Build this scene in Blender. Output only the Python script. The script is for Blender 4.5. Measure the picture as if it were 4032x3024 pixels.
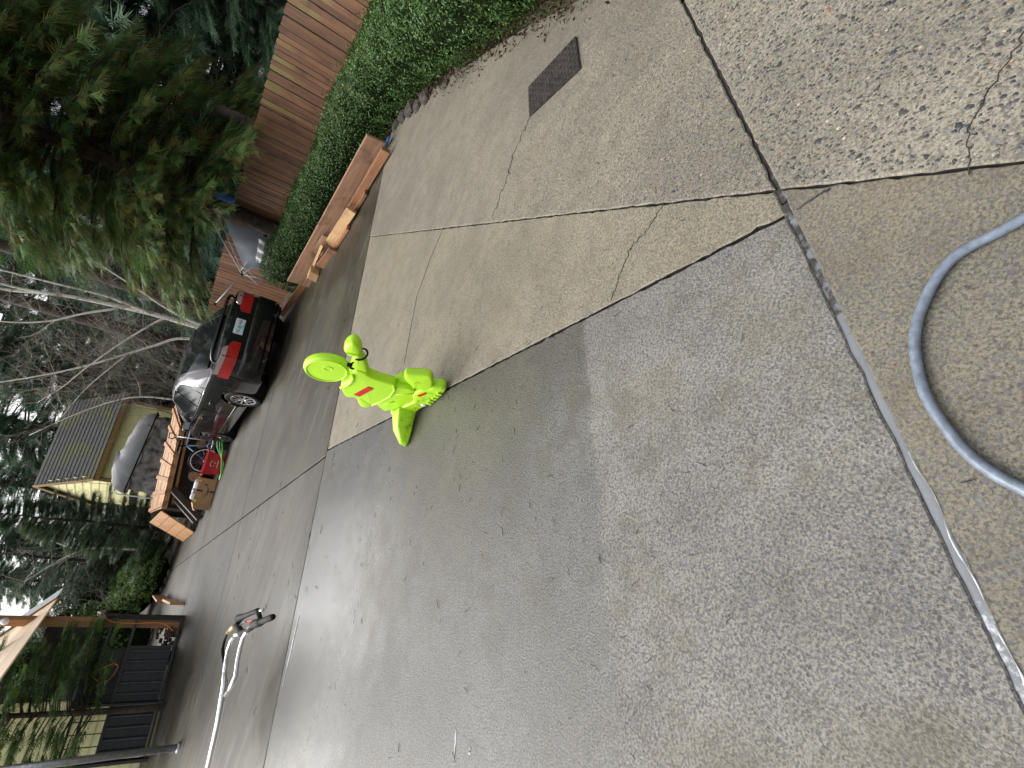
import bpy, bmesh, math, random
import numpy as np
from mathutils import Vector, Matrix
from mathutils.geometry import delaunay_2d_cdt
for o in list(bpy.data.objects): bpy.data.objects.remove(o)
SC = bpy.context.scene
COL = SC.collection
R = math.radians
rng = np.random.default_rng(7)
random.seed(7)

# ------------------------------------------------------------------ camera
cd = bpy.data.cameras.new('camera'); cam = bpy.data.objects.new('camera', cd); COL.objects.link(cam)
cd.sensor_fit = 'HORIZONTAL'; cd.sensor_width = 36; cd.lens = 1991.3/4032*36
cd.clip_start = .05; cd.clip_end = 600
PITCH, ROLL, CH = .561, .3238, 1.411
_F = Vector((0, math.cos(PITCH), -math.sin(PITCH))); _U = Vector((0, math.sin(PITCH), math.cos(PITCH))); _R = Vector((1, 0, 0))
_X = _R*math.sin(ROLL) - _U*math.cos(ROLL); _Y = _R*math.cos(ROLL) + _U*math.sin(ROLL)
m = Matrix((_X, _Y, -_F)).transposed().to_4x4(); m.translation = Vector((0, 0, CH)); cam.matrix_world = m
SC.camera = cam

# ------------------------------------------------------------------ sky, sun, exposure
SUN_EL, SUN_AZ = R(47), R(-57)          # veiled sun high on the left
w = bpy.data.worlds.new('World'); SC.world = w; w.use_nodes = True
nt = w.node_tree; bg = nt.nodes['Background']
sky = nt.nodes.new('ShaderNodeTexSky'); sky.sky_type = 'NISHITA'; sky.sun_disc = False
sky.sun_elevation = SUN_EL; sky.sun_rotation = SUN_AZ; sky.air_density = 1.0; sky.dust_density = 4.0; sky.ozone_density = 1.0
hs = nt.nodes.new('ShaderNodeHueSaturation'); hs.inputs['Saturation'].default_value = .22
nt.links.new(sky.outputs[0], hs.inputs['Color']); nt.links.new(hs.outputs[0], bg.inputs[0]); bg.inputs[1].default_value = .15
sl = bpy.data.lights.new('sun', 'SUN'); sun = bpy.data.objects.new('sun', sl); COL.objects.link(sun)
sl.energy = 1.1; sl.angle = R(60); sl.color = (1, .97, .93)
sd = Vector((math.sin(SUN_AZ)*math.cos(SUN_EL), math.cos(SUN_AZ)*math.cos(SUN_EL), math.sin(SUN_EL)))
sun.rotation_euler = sd.to_track_quat('Z', 'Y').to_euler()
SC.view_settings.view_transform = 'Standard'; SC.view_settings.look = 'None'; SC.view_settings.gamma = 1
SC.view_settings.exposure = 1.0
SC.render.engine = 'CYCLES'
SC.cycles.max_bounces = 4; SC.cycles.diffuse_bounces = 2; SC.cycles.glossy_bounces = 2; SC.cycles.transmission_bounces = 2; SC.cycles.transparent_max_bounces = 4

# ------------------------------------------------------------------ node helpers
def nd(nt, typ, ins=None, **props):
    n = nt.nodes.new('ShaderNode'+typ)
    for k, v in props.items(): setattr(n, k, v)
    for k, v in (ins or {}).items():
        s = n.inputs[k]
        if isinstance(v, bpy.types.NodeSocket): nt.links.new(v, s)
        else: s.default_value = v
    return n
def c4(c): return (c[0], c[1], c[2], 1)
def ramp(nt, fac, stops, interp='LINEAR'):
    n = nt.nodes.new('ShaderNodeValToRGB'); n.color_ramp.interpolation = interp
    e = n.color_ramp.elements
    while len(e) < len(stops): e.new(.5)
    for el, (p, c) in zip(e, stops):
        el.position = p; el.color = c4(c) if hasattr(c, '__len__') else (c, c, c, 1)
    nt.links.new(fac, n.inputs[0]); return n.outputs[0]
def mixc(nt, f, a, b, mode='MIX'):
    n = nt.nodes.new('ShaderNodeMix'); n.data_type = 'RGBA'; n.blend_type = mode
    for i, v in ((0, f), (6, a), (7, b)):
        s = n.inputs[i]
        if isinstance(v, bpy.types.NodeSocket): nt.links.new(v, s)
        else: s.default_value = c4(v) if hasattr(v, '__len__') else v
    return n.outputs[2]
def mth(nt, op, a, b=0., c=0., clamp=False):
    n = nt.nodes.new('ShaderNodeMath'); n.operation = op; n.use_clamp = clamp
    for i, v in enumerate((a, b, c)):
        if isinstance(v, bpy.types.NodeSocket): nt.links.new(v, n.inputs[i])
        else: n.inputs[i].default_value = v
    return n.outputs[0]
def noise(nt, vec, scale, detail=3., rough=.55, dist=0.):
    return nd(nt, 'TexNoise', {'Vector': vec, 'Scale': scale, 'Detail': detail, 'Roughness': rough, 'Distortion': dist}).outputs[0]
def sstep(nt, v, lo, hi):
    n = nd(nt, 'MapRange', {0: v, 1: lo, 2: hi, 3: 0., 4: 1.}, interpolation_type='SMOOTHSTEP'); return n.outputs[0]
def newmat(name):
    m = bpy.data.materials.new(name); m.use_nodes = True
    return m, m.node_tree, m.node_tree.nodes['Principled BSDF']
MATS = {}
def plain(name, col, rough=.5, metal=0., var=.12, scale=14., bump=0., bscale=60., coat=0., spec=.5):
    m, nt, b = newmat(name)
    tc = nd(nt, 'TexCoord').outputs['Object']
    n = noise(nt, tc, scale, 5.)
    lo = tuple(max(0, x*(1-var*1.6)) for x in col); hi = tuple(min(1, x*(1+var)) for x in col)
    nt.links.new(ramp(nt, n, [(.3, lo), (.7, hi)]), b.inputs['Base Color'])
    rr = ramp(nt, noise(nt, tc, scale*2.3, 3.), [(.3, max(.02, rough-.08)), (.7, min(1, rough+.08))])
    nt.links.new(rr, b.inputs['Roughness'])
    b.inputs['Metallic'].default_value = metal; b.inputs['Coat Weight'].default_value = coat
    b.inputs['Coat Roughness'].default_value = .05; b.inputs['Specular IOR Level'].default_value = spec
    if bump:
        bp = nd(nt, 'Bump', {'Strength': bump, 'Distance': .004, 'Height': noise(nt, tc, bscale, 4.)})
        nt.links.new(bp.outputs[0], b.inputs['Normal'])
    MATS[name] = m; return m
def wood(name, c1, c2, axis=2, wet=.0, moss=0., rough=.6, dirt=.35, topz=None):
    m, nt, b = newmat(name)
    tc = nd(nt, 'TexCoord').outputs['Object']; oi = nd(nt, 'ObjectInfo').outputs['Random']
    sc = [26., 26., 26.]; sc[axis] = 1.3
    off = nd(nt, 'CombineXYZ', {0: mth(nt, 'MULTIPLY', oi, 37.), 1: mth(nt, 'MULTIPLY', oi, 91.), 2: mth(nt, 'MULTIPLY', oi, 53.)}).outputs[0]
    mp = nd(nt, 'Mapping', {'Vector': tc, 'Scale': sc, 'Location': off}).outputs[0]
    g = noise(nt, mp, 1.0, 6., .65, .6)
    mp2 = nd(nt, 'Mapping', {'Vector': tc, 'Location': off}).outputs[0]
    big = noise(nt, mp2, 3.2, 4.)
    col = ramp(nt, g, [(.28, c2), (.5, tuple((a+q)/2 for a, q in zip(c1, c2))), (.72, c1)])
    col = mixc(nt, mth(nt, 'MULTIPLY', sstep(nt, big, .5, .75), dirt), col, tuple(x*.3 for x in c2))
    val = mth(nt, 'MULTIPLY_ADD', oi, .55, .72)
    col = mixc(nt, 1., col, nd(nt, 'CombineColor', {0: val, 1: val, 2: val}).outputs[0], 'MULTIPLY')
    if moss:
        z = nd(nt, 'SeparateXYZ', {0: tc}).outputs[axis]
        near = nd(nt, 'ObjectInfo').outputs['Location']; ny = nd(nt, 'SeparateXYZ', {0: near}).outputs[1]
        nearf = sstep(nt, ny, 11.5, 8.0)
        f = mth(nt, 'ADD', mth(nt, 'MULTIPLY', sstep(nt, z, .8, 1.8), .45), mth(nt, 'MULTIPLY', noise(nt, mp2, 4., 5.), .6))
        f = mth(nt, 'ADD', f, mth(nt, 'MULTIPLY', oi, .45))
        f = mth(nt, 'MULTIPLY', sstep(nt, f, .93, 1.12), mth(nt, 'MULTIPLY_ADD', nearf, .8, .05))
        col = mixc(nt, mth(nt, 'MULTIPLY', f, moss), col, (.20, .19, .06))
    nt.links.new(col, b.inputs['Base Color'])
    b.inputs['Roughness'].default_value = rough
    bp = nd(nt, 'Bump', {'Strength': .4, 'Distance': .004, 'Height': g}); nt.links.new(bp.outputs[0], b.inputs['Normal'])
    MATS[name] = m; return m
def foliage(name, rough=.42, trans=.25, tint=(1, 1, 1)):
    m, nt, b = newmat(name)
    a = nd(nt, 'VertexColor', layer_name='Col').outputs[0]
    oi = nd(nt, 'ObjectInfo').outputs['Random']
    v = mth(nt, 'MULTIPLY_ADD', oi, .3, .85)
    a = mixc(nt, 1., a, nd(nt, 'CombineColor', {0: mth(nt, 'MULTIPLY', v, tint[0]), 1: mth(nt, 'MULTIPLY', v, tint[1]), 2: mth(nt, 'MULTIPLY', v, tint[2])}).outputs[0], 'MULTIPLY')
    nt.links.new(a, b.inputs['Base Color']); b.inputs['Roughness'].default_value = rough; b.inputs['Specular IOR Level'].default_value = .22
    out = nt.nodes['Material Output']
    tr = nd(nt, 'BsdfTranslucent', {'Color': a}); mx = nd(nt, 'MixShader', {0: trans, 1: b.outputs[0], 2: tr.outputs[0]})
    nt.links.new(mx.outputs[0], out.inputs[0]); MATS[name] = m; return m

# ------------------------------------------------------------------ object helpers
def tag(o, label=None, cat=None, group=None, kind=None):
    for k, v in (('label', label), ('category', cat), ('group', group), ('kind', kind)):
        if v: o[k] = v
    return o
def thing(name, label, cat, loc=(0, 0, 0), rz=0., group=None):
    o = bpy.data.objects.new(name, None); COL.objects.link(o); o.location = loc; o.rotation_euler = (0, 0, rz); o.empty_display_size = .1
    return tag(o, label, cat, group)
def frame_pts(a, b):
    a = Vector(a); b = Vector(b); d = (b-a); L = d.length; d.normalize()
    s = Vector((0, 0, 1)) if abs(d.z) < .95 else Vector((1, 0, 0))
    u = d.cross(s).normalized(); v = u.cross(d).normalized(); return a, b, d, u, v, L
class MB:
    def __init__(s): s.v = []; s.f = []
    def add(s, vs, fs):
        o = len(s.v); s.v += [tuple(p) for p in vs]; s.f += [tuple(i+o for i in f) for f in fs]; return s
    def box(s, c, size, rz=0., bev=0., M=None):
        hx, hy, hz = size[0]/2, size[1]/2, size[2]/2
        if bev:
            bm = bmesh.new(); bmesh.ops.create_cube(bm, size=1.)
            for q in bm.verts: q.co = Vector((q.co.x*size[0], q.co.y*size[1], q.co.z*size[2]))
            bmesh.ops.bevel(bm, geom=list(bm.edges), offset=bev, segments=2, affect='EDGES', profile=.5)
            bm.verts.ensure_lookup_table(); bm.verts.index_update()
            vs = [q.co.copy() for q in bm.verts]; fs = [[q.index for q in f.verts] for f in bm.faces]; bm.free()
        else:
            vs = [Vector((x, y, z)) for z in (-hz, hz) for y in (-hy, hy) for x in (-hx, hx)]
            fs = [(0, 2, 3, 1), (4, 5, 7, 6), (0, 1, 5, 4), (2, 6, 7, 3), (0, 4, 6, 2), (1, 3, 7, 5)]
        T = M if M is not None else Matrix.Translation(Vector(c)) @ Matrix.Rotation(rz, 4, 'Z')
        return s.add([T @ q for q in vs], fs)
    def beam(s, a, b, wd, ht, roll=0., bev=0.):      # box bar from a to b; wd sideways, ht 'up'
        a, b, d, u, v, L = frame_pts(a, b)
        Mx = Matrix((u, d, v)).transposed().to_4x4(); Mx.translation = (a+b)/2
        if roll: Mx = Mx @ Matrix.Rotation(roll, 4, 'Y')
        return s.box(None, (wd, L, ht), bev=bev, M=Mx)
    def tube(s, path, r, seg=8, cap=True, closed=False):
        P = [Vector(p) for p in path]; n = len(P)
        rs = r if hasattr(r, '__len__') else [r]*n
        vs = []; u = None
        for i in range(n):
            if closed: d = P[(i+1) % n]-P[i-1]
            else: d = (P[min(i+1, n-1)]-P[max(i-1, 0)])
            if d.length < 1e-9: d = Vector((0, 0, 1))
            d.normalize()
            if u is None:
                t = Vector((0, 0, 1)) if abs(d.z) < .9 else Vector((1, 0, 0)); u = d.cross(t).normalized()
            else:
                u = (u - d*u.dot(d));
                if u.length < 1e-6: u = d.orthogonal()
                u.normalize()
            q = d.cross(u)
            for k in range(seg):
                a = 2*math.pi*k/seg; vs.append(P[i]+(u*math.cos(a)+q*math.sin(a))*rs[i])
        fs = []
        for i in range(n if closed else n-1):
            j = (i+1) % n
            for k in range(seg):
                l = (k+1) % seg; fs.append((i*seg+k, i*seg+l, j*seg+l, j*seg+k))
        if cap and not closed:
            fs.append(tuple(range(seg-1, -1, -1))); fs.append(tuple((n-1)*seg+k for k in range(seg)))
        return s.add(vs, fs)
    def disc(s, c, axis, r0, r1, y0, y1, seg=24):     # ring/washer around axis between r0 and r1
        axis = Vector(axis).normalized(); u = axis.orthogonal().normalized(); q = axis.cross(u); c = Vector(c); vs = []; fs = []
        for k in range(seg):
            a = 2*math.pi*k/seg; e = u*math.cos(a)+q*math.sin(a)
            vs += [c+e*r0+axis*y0, c+e*r1+axis*y0, c+e*r1+axis*y1, c+e*r0+axis*y1]
        for k in range(seg):
            l = (k+1) % seg
            for t in range(4): fs.append((k*4+t, k*4+(t+1) % 4, l*4+(t+1) % 4, l*4+t))
        return s.add(vs, fs)
    def lathe(s, prof, c=(0, 0, 0), axis=(0, 0, 1), seg=24):   # prof: (r, h)
        axis = Vector(axis).normalized(); u = axis.orthogonal().normalized(); q = axis.cross(u); c = Vector(c); vs = []; fs = []
        n = len(prof)
        for r, hh in prof:
            for k in range(seg):
                a = 2*math.pi*k/seg; vs.append(c+axis*hh+(u*math.cos(a)+q*math.sin(a))*r)
        for i in range(n-1):
            for k in range(seg):
                l = (k+1) % seg; fs.append((i*seg+k, i*seg+l, (i+1)*seg+l, (i+1)*seg+k))
        return s.add(vs, fs)
    def prism(s, pts, n0, n1):       # polygon of 3D pts extruded from offset n0 to n1 (Vectors)
        n = len(pts); P = [Vector(p) for p in pts]
        vs = [p+Vector(n0) for p in P]+[p+Vector(n1) for p in P]
        fs = [tuple(range(n-1, -1, -1)), tuple(range(n, 2*n))]+[(i, (i+1) % n, n+(i+1) % n, n+i) for i in range(n)]
        return s.add(vs, fs)
    def build(s, name, mat, parent=None, smooth=False, world=False, sharp=None):
        me = bpy.data.meshes.new(name)
        vs = s.v
        if parent is not None and world:
            Mi = (Matrix.Translation(parent.location) @ parent.rotation_euler.to_matrix().to_4x4()).inverted()
            vs = [tuple(Mi @ Vector(p)) for p in vs]
        me.from_pydata(vs, [], s.f); me.materials.append(MATS[mat] if isinstance(mat, str) else mat)
        bm = bmesh.new(); bm.from_mesh(me); bmesh.ops.recalc_face_normals(bm, faces=bm.faces); bm.to_mesh(me); bm.free()
        if smooth:
            me.shade_smooth()
            if sharp: me.set_sharp_from_angle(angle=R(sharp))
        o = bpy.data.objects.new(name, me); COL.objects.link(o)
        if parent is not None: o.parent = parent
        return o
def npmesh(name, V, F, mat, cols=None, parent=None, smooth=False):   # V (n,3); F (m,3 or 4) arrays
    me = bpy.data.meshes.new(name); V = np.asarray(V, np.float32); F = np.asarray(F, np.int32); k = F.shape[1]
    me.vertices.add(len(V)); me.vertices.foreach_set('co', V.ravel())
    me.loops.add(F.size); me.loops.foreach_set('vertex_index', F.ravel())
    me.polygons.add(len(F)); me.polygons.foreach_set('loop_start', np.arange(len(F), dtype=np.int32)*k)
    me.update(calc_edges=True)
    if cols is not None:
        at = me.color_attributes.new('Col', 'FLOAT_COLOR', 'POINT')
        at.data.foreach_set('color', np.concatenate([cols, np.ones((len(V), 1))], 1).astype(np.float32).ravel())
    if smooth: me.polygons.foreach_set('use_smooth', np.ones(len(F), bool))
    me.materials.append(MATS[mat] if isinstance(mat, str) else mat)
    o = bpy.data.objects.new(name, me); COL.objects.link(o)
    if parent is not None: o.parent = parent
    return o
def copy_tree(o, parent=None):
    c = o.copy(); COL.objects.link(c); c.parent = parent
    for ch in [x for x in bpy.data.objects if x.parent == o]: copy_tree(ch, c)
    return c
def curve_pts(pts, n=8):      # Catmull-Rom
    P = [Vector(p) for p in pts]; P = [P[0]*2-P[1]]+P+[P[-1]*2-P[-2]]; out = []
    for i in range(1, len(P)-2):
        for k in range(n):
            t = k/n; a, b, c, d = P[i-1:i+3]
            out.append(.5*((2*b)+(c-a)*t+(2*a-5*b+4*c-d)*t*t+(3*b-a-3*c+d)*t**3))
    return out+[P[-2]]
# ------------------------------------------------------------------ concrete
def concrete(name, light, dark, speck=.3, speck_scale=110., speck_col=(.035, .035, .04), mud=.0, mudcol=(.13, .1, .055), wet='none', rough=.62, bump=.5, streak=0., contrast=1., fine=.5, sk=.6, bdist=.0035):
    m, nt, b = newmat(name)
    P = nd(nt, 'NewGeometry').outputs['Position']; sx = nd(nt, 'SeparateXYZ', {0: P})
    px, py = sx.outputs[0], sx.outputs[1]
    n1 = noise(nt, P, 1.1, 3., .6); n2 = noise(nt, P, 5.5, 4., .66); gn = noise(nt, P, 120., 2., .8); fn = gn
    col = mixc(nt, sstep(nt, n1, .36, .64), dark, light)
    col = mixc(nt, mth(nt, 'MULTIPLY', sstep(nt, n2, .45, .7), .45*contrast), col, tuple(x*.72 for x in dark))
    # salt and pepper grain of the worn paste
    gr = gn
    col = mixc(nt, fine, col, ramp(nt, gr, [(.30, .22), (.46, .80), (.6, 1.35)]), 'MULTIPLY')
    vo = nd(nt, 'TexVoronoi', {'Vector': P, 'Scale': speck_scale, 'Randomness': 1.})
    cc = nd(nt, 'SeparateColor', {0: vo.outputs['Color']})
    inside = sstep(nt, vo.outputs['Distance'], .75, .4)
    dens = mth(nt, 'MULTIPLY_ADD', n2, .5, speck-.25)
    f = mth(nt, 'MULTIPLY', mth(nt, 'LESS_THAN', cc.outputs[0], dens), inside)
    sc = mixc(nt, cc.outputs[1], speck_col, tuple(min(1, x*3.2) for x in speck_col))
    col = mixc(nt, mth(nt, 'MULTIPLY', f, sk), col, sc)
    if mud:
        mk = sstep(nt, mth(nt, 'ADD', n1, mth(nt, 'MULTIPLY', n2, .35)), .58, .86)
        col = mixc(nt, mth(nt, 'MULTIPLY', mk, mud), col, mudcol)
    if streak:      # dirt washed along the fall of the drive
        rot = nd(nt, 'Mapping', {'Vector': P, 'Rotation': (0, 0, R(-27)), 'Scale': (.55, 6.5, 1.)}).outputs[0]
        stn = noise(nt, rot, 1., 4., .6)
        col = mixc(nt, mth(nt, 'MULTIPLY', sstep(nt, stn, .42, .68), streak), col, (.035, .029, .018))
        col = mixc(nt, mth(nt, 'MULTIPLY', sstep(nt, stn, .42, .3), streak*.5), col, (.20, .2, .19))
    r = ramp(nt, n2, [(.3, rough-.1), (.7, rough+.12)])
    hgt = gn
    bs = bump
    if wet != 'none':
        # edge of the damp: straight drip line of the roof behind the viewer
        dd = mth(nt, 'ADD', mth(nt, 'MULTIPLY', mth(nt, 'SUBTRACT', px, .36), -.536), mth(nt, 'MULTIPLY', mth(nt, 'SUBTRACT', py, 1.81), .844))
        dd = mth(nt, 'ADD', dd, mth(nt, 'MULTIPLY', mth(nt, 'SUBTRACT', n2, .5), .08))
        wm = sstep(nt, dd, -.012, .03)
        if wet == 'all': wm = mth(nt, 'ADD', 1., 0.)
        # the film of water is deepest by the cross joint
        ex = mth(nt, 'MULTIPLY', mth(nt, 'ADD', px, 2.25), .62); ey = mth(nt, 'SUBTRACT', py, 4.15)
        pr = mth(nt, 'SQRT', mth(nt, 'ADD', mth(nt, 'MULTIPLY', ex, ex), mth(nt, 'MULTIPLY', ey, ey)))
        pr = mth(nt, 'ADD', pr, mth(nt, 'MULTIPLY', mth(nt, 'SUBTRACT', n2, .5), .9))
        film = mth(nt, 'MULTIPLY', sstep(nt, pr, 1.7, .3), wm)
        pn = noise(nt, P, .75, 3., .6)
        patch = sstep(nt, mth(nt, 'ADD', pn, mth(nt, 'MULTIPLY', mth(nt, 'SUBTRACT', n2, .5), .35)), .44, .60)
        if wet == 'line':
            fx_ = mth(nt, 'ADD', px, .35); fy_ = mth(nt, 'SUBTRACT', py, 2.75); q_ = mth(nt, 'SQRT', mth(nt, 'ADD', mth(nt, 'MULTIPLY', fx_, fx_), mth(nt, 'MULTIPLY', fy_, fy_)))
            soak = mth(nt, 'MULTIPLY', sstep(nt, mth(nt, 'ADD', q_, mth(nt, 'MULTIPLY', mth(nt, 'SUBTRACT', mth(nt, 'ADD', mth(nt, 'MULTIPLY', n2, .6), mth(nt, 'MULTIPLY', n1, .4)), .5), 3.6)), .98, .62), .7)
            patch = mth(nt, 'MAXIMUM', mth(nt, 'MULTIPLY', patch, .5), soak)
        wetc = mixc(nt, patch, mixc(nt, 1., col, (.63, .655, .67), 'MULTIPLY'), mixc(nt, 1., col, (.47, .43, .30), 'MULTIPLY'))
        patch = mth(nt, 'MULTIPLY', patch, .6)
        col = mixc(nt, wm, col, wetc)
        rw = mth(nt, 'SUBTRACT', .44 if wet == 'line' else .56, mth(nt, 'MULTIPLY', film, .27 if wet == 'line' else .3))
        rw = mth(nt, 'SUBTRACT', rw, mth(nt, 'MULTIPLY', patch, .12))
        r = mixc(nt, wm, r, rw)
        bs = mth(nt, 'SUBTRACT', bump, mth(nt, 'MULTIPLY', film, bump*.5))
        nt.links.new(mth(nt, 'MULTIPLY_ADD', film, .8 if wet == 'line' else .3, mth(nt, 'MULTIPLY', wm, .12 if wet == 'line' else .02)), b.inputs['Coat Weight']); b.inputs['Coat Roughness'].default_value = .22; b.inputs['Coat IOR'].default_value = 1.33
    nt.links.new(col, b.inputs['Base Color']); nt.links.new(r, b.inputs['Roughness'])
    bp = nd(nt, 'Bump', {'Strength': bs, 'Distance': bdist, 'Height': hgt}); nt.links.new(bp.outputs[0], b.inputs['Normal'])
    MATS[name] = m; return m
concrete('concrete_near_aggregate', (.232, .214, .170), (.168, .152, .114), speck=.34, speck_scale=120., rough=.7, mud=.2, fine=.8)
concrete('concrete_aggregate', (.222, .202, .156), (.155, .138, .102), speck=.42, speck_scale=150., rough=.66, mud=.35, fine=.85)
concrete('concrete_wedge', (.232, .208, .152), (.166, .147, .102), speck=.3, speck_scale=160., rough=.62, mud=.45, fine=.85, sk=.5)
concrete('concrete_main', (.205, .197, .177), (.138, .130, .112), speck=.46, speck_scale=130., rough=.68, mud=.5, mudcol=(.105, .088, .05), wet='line', fine=1., sk=.8, bdist=.006, bump=.8)
concrete('concrete_front', (0.166, 0.150, 0.112), (0.115, 0.104, 0.075), speck=.42, speck_scale=120., rough=.66, mud=.4, fine=.95, sk=.7)
concrete('concrete_damp', (.112, .098, .070), (.058, .048, .030), speck=.2, speck_scale=140., rough=.4, mud=.5, wet='all', streak=.95, sk=.4)
concrete('concrete_mossy', (.080, .066, .036), (.046, .037, .019), speck=.2, speck_scale=130., rough=.5, mud=.6, mudcol=(.085, .07, .03), wet='all', streak=.7, sk=.4)
plain('joint_dirt_shade', (.016, .014, .010), .9, var=.5, scale=20, bump=.6)
plain('crack_dark', (.03, .028, .022), .9, var=.4)
def soil():
    m, nt, b = newmat('soil'); P = nd(nt, 'NewGeometry').outputs['Position']
    n = noise(nt, P, 1.2, 8., .65); n2 = noise(nt, P, 28., 5., .7)
    c = ramp(nt, n2, [(.3, (.025, .017, .01)), (.55, (.075, .05, .03)), (.75, (.16, .11, .06))])
    c = mixc(nt, mth(nt, 'MULTIPLY', sstep(nt, n, .5, .62), .75), c, (.045, .06, .018))
    nt.links.new(c, b.inputs['Base Color']); b.inputs['Roughness'].default_value = .85
    nt.links.new(nd(nt, 'Bump', {'Strength': .8, 'Distance': .02, 'Height': n2}).outputs[0], b.inputs['Normal']); MATS['soil'] = m
soil()
def sealant():
    m, nt, b = newmat('sealant'); P = nd(nt, 'NewGeometry').outputs['Position']; a = nd(nt, 'VertexColor', layer_name='Col').outputs[0]
    n = noise(nt, P, 55., 5., .7); py = nd(nt, 'SeparateXYZ', {0: P}).outputs[1]
    e = mth(nt, 'ADD', nd(nt, 'SeparateColor', {0: a}).outputs[0], mth(nt, 'MULTIPLY', mth(nt, 'SUBTRACT', n, .5), .9))
    e = mth(nt, 'ADD', e, mth(nt, 'MULTIPLY', sstep(nt, py, .5, .25), .45))
    c = mixc(nt, sstep(nt, e, .62, .85), (.15, .16, .172), (.6, .62, .64))
    dk = mth(nt, 'ADD', mth(nt, 'MULTIPLY', mth(nt, 'SUBTRACT', py, .75), .55), noise(nt, P, 16., 4., .7))
    c = mixc(nt, sstep(nt, dk, .48, .62), c, (.03, .027, .022))
    nt.links.new(c, b.inputs['Base Color']); b.inputs['Roughness'].default_value = .55
    nt.links.new(nd(nt, 'Bump', {'Strength': .5, 'Distance': .004, 'Height': n}).outputs[0], b.inputs['Normal']); MATS['sealant'] = m
sealant()
plain('white_caulk', (.55, .56, .57), .7, var=.25, scale=40)

# ------------------------------------------------------------------ terrain: one sheet to the horizon, falling away behind the hedge
def terr(x, y):
    a = Vector((2.9, 7.1)); d = Vector((-.55, .835)); n = Vector((.835, .55))
    s = (Vector((x, y))-a).dot(n); t = max(0., min(1., (s-.6)/3.0)); t = t*t*(3-2*t)
    return -.055-.55*t*min(1., max(0., (y-2)/6))
ax = sorted(set([-300, -200, -120, -70, -45, -30, -22]+[-18+k*.75 for k in range(41)]+[14, 18, 24, 34, 55, 90, 150, 300]))
ay = sorted(set([-300, -150, -60, -25, -10]+[-5+k*.75 for k in range(48)]+[33, 38, 45, 60, 90, 150, 300]))
tv = [(x, y, terr(x, y)) for y in ay for x in ax]; nx = len(ax)
tf = [(j*nx+i, j*nx+i+1, (j+1)*nx+i+1, (j+1)*nx+i) for j in range(len(ay)-1) for i in range(nx-1)]
g = MB(); g.add(tv, tf); tag(g.build('ground', 'soil', smooth=True), kind='structure')

# ------------------------------------------------------------------ driveway slabs
OUT = [(2.4, -3), (2.4, 2.6), (2.6, 3.6), (2.7, 4.3), (2.83, 5.7), (2.9, 6.9), (2.55, 7.3), (1.75, 8.25), (.65, 10.0), (.2, 11.5), (-.5, 14.5), (-2, 18), (-4, 19.6), (-8.4, 19.2), (-11.3, 19.9), (-12.5, 19.5), (-7.8, 11.6), (-11, 9.6), (-11, -3)]
def clip(poly, p, d, side, off):
    nx_, ny_ = -d[1], d[0]; L = math.hypot(nx_, ny_); nx_ /= L; ny_ /= L
    sd_ = lambda q: side*((q[0]-p[0])*nx_+(q[1]-p[1])*ny_)-off
    out = []
    for i in range(len(poly)):
        a, b = poly[i], poly[(i+1) % len(poly)]; sa, sb = sd_(a), sd_(b)
        if sa >= 0: out.append(a)
        if (sa >= 0) != (sb >= 0):
            t = sa/(sa-sb); out.append((a[0]+(b[0]-a[0])*t, a[1]+(b[1]-a[1])*t))
    return out
LN = dict(A=((.88, 1.07), (1.07, .83), .013), A2=((.79, 1.005), (1.03, .785), .019), B=((-.11, 2.87), (-.9, 1.86), .015), B2=((-1.29, 5.16), (-4.88, 8.05), .022),
          C=((.88, 1.06), (.27, 5.23), .005), D=((-.1, 5.78), (2.0, 1.02), .011), F=((-2.36, 9.25), (1.9, .99), .016), G=((-4.6, 12.95), (1.9, 1.0), .018), E=((-.14, 3.87), (1.19, .16), .004))
def piece(cuts, extra):
    p = OUT
    for nm, sd_ in cuts:
        pt, d, gp = LN[nm]; p = clip(p, pt, d, sd_, gp/2+extra)
    return p
SL = [('near_agg', [('D', -1), ('C', -1), ('A', -1)], 'concrete_near_aggregate'), ('far_agg', [('D', -1), ('C', -1), ('A', 1)], 'concrete_aggregate'),
      ('front', [('D', -1), ('C', 1), ('A2', -1)], 'concrete_front'), ('wedge', [('D', -1), ('C', 1), ('A2', 1), ('B', -1)], 'concrete_wedge'),
      ('main', [('D', -1), ('A2', 1), ('B', 1)], 'concrete_main'),
      ('d1', [('D', 1), ('F', -1), ('B2', -1)], 'concrete_mossy'), ('d2', [('D', 1), ('F', -1), ('B2', 1)], 'concrete_damp'),
      ('e1', [('F', 1), ('G', -1), ('B2', -1)], 'concrete_mossy'), ('e2', [('F', 1), ('G', -1), ('B2', 1)], 'concrete_damp'),
      ('f1', [('G', 1), ('B2', -1)], 'concrete_damp'), ('f2', [('G', 1), ('B2', 1)], 'concrete_damp')]
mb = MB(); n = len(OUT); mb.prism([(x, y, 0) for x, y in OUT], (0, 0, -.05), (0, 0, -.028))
drive = tag(mb.build('driveway', 'joint_dirt_shade'), kind='structure')
SLAB = {}
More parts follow.
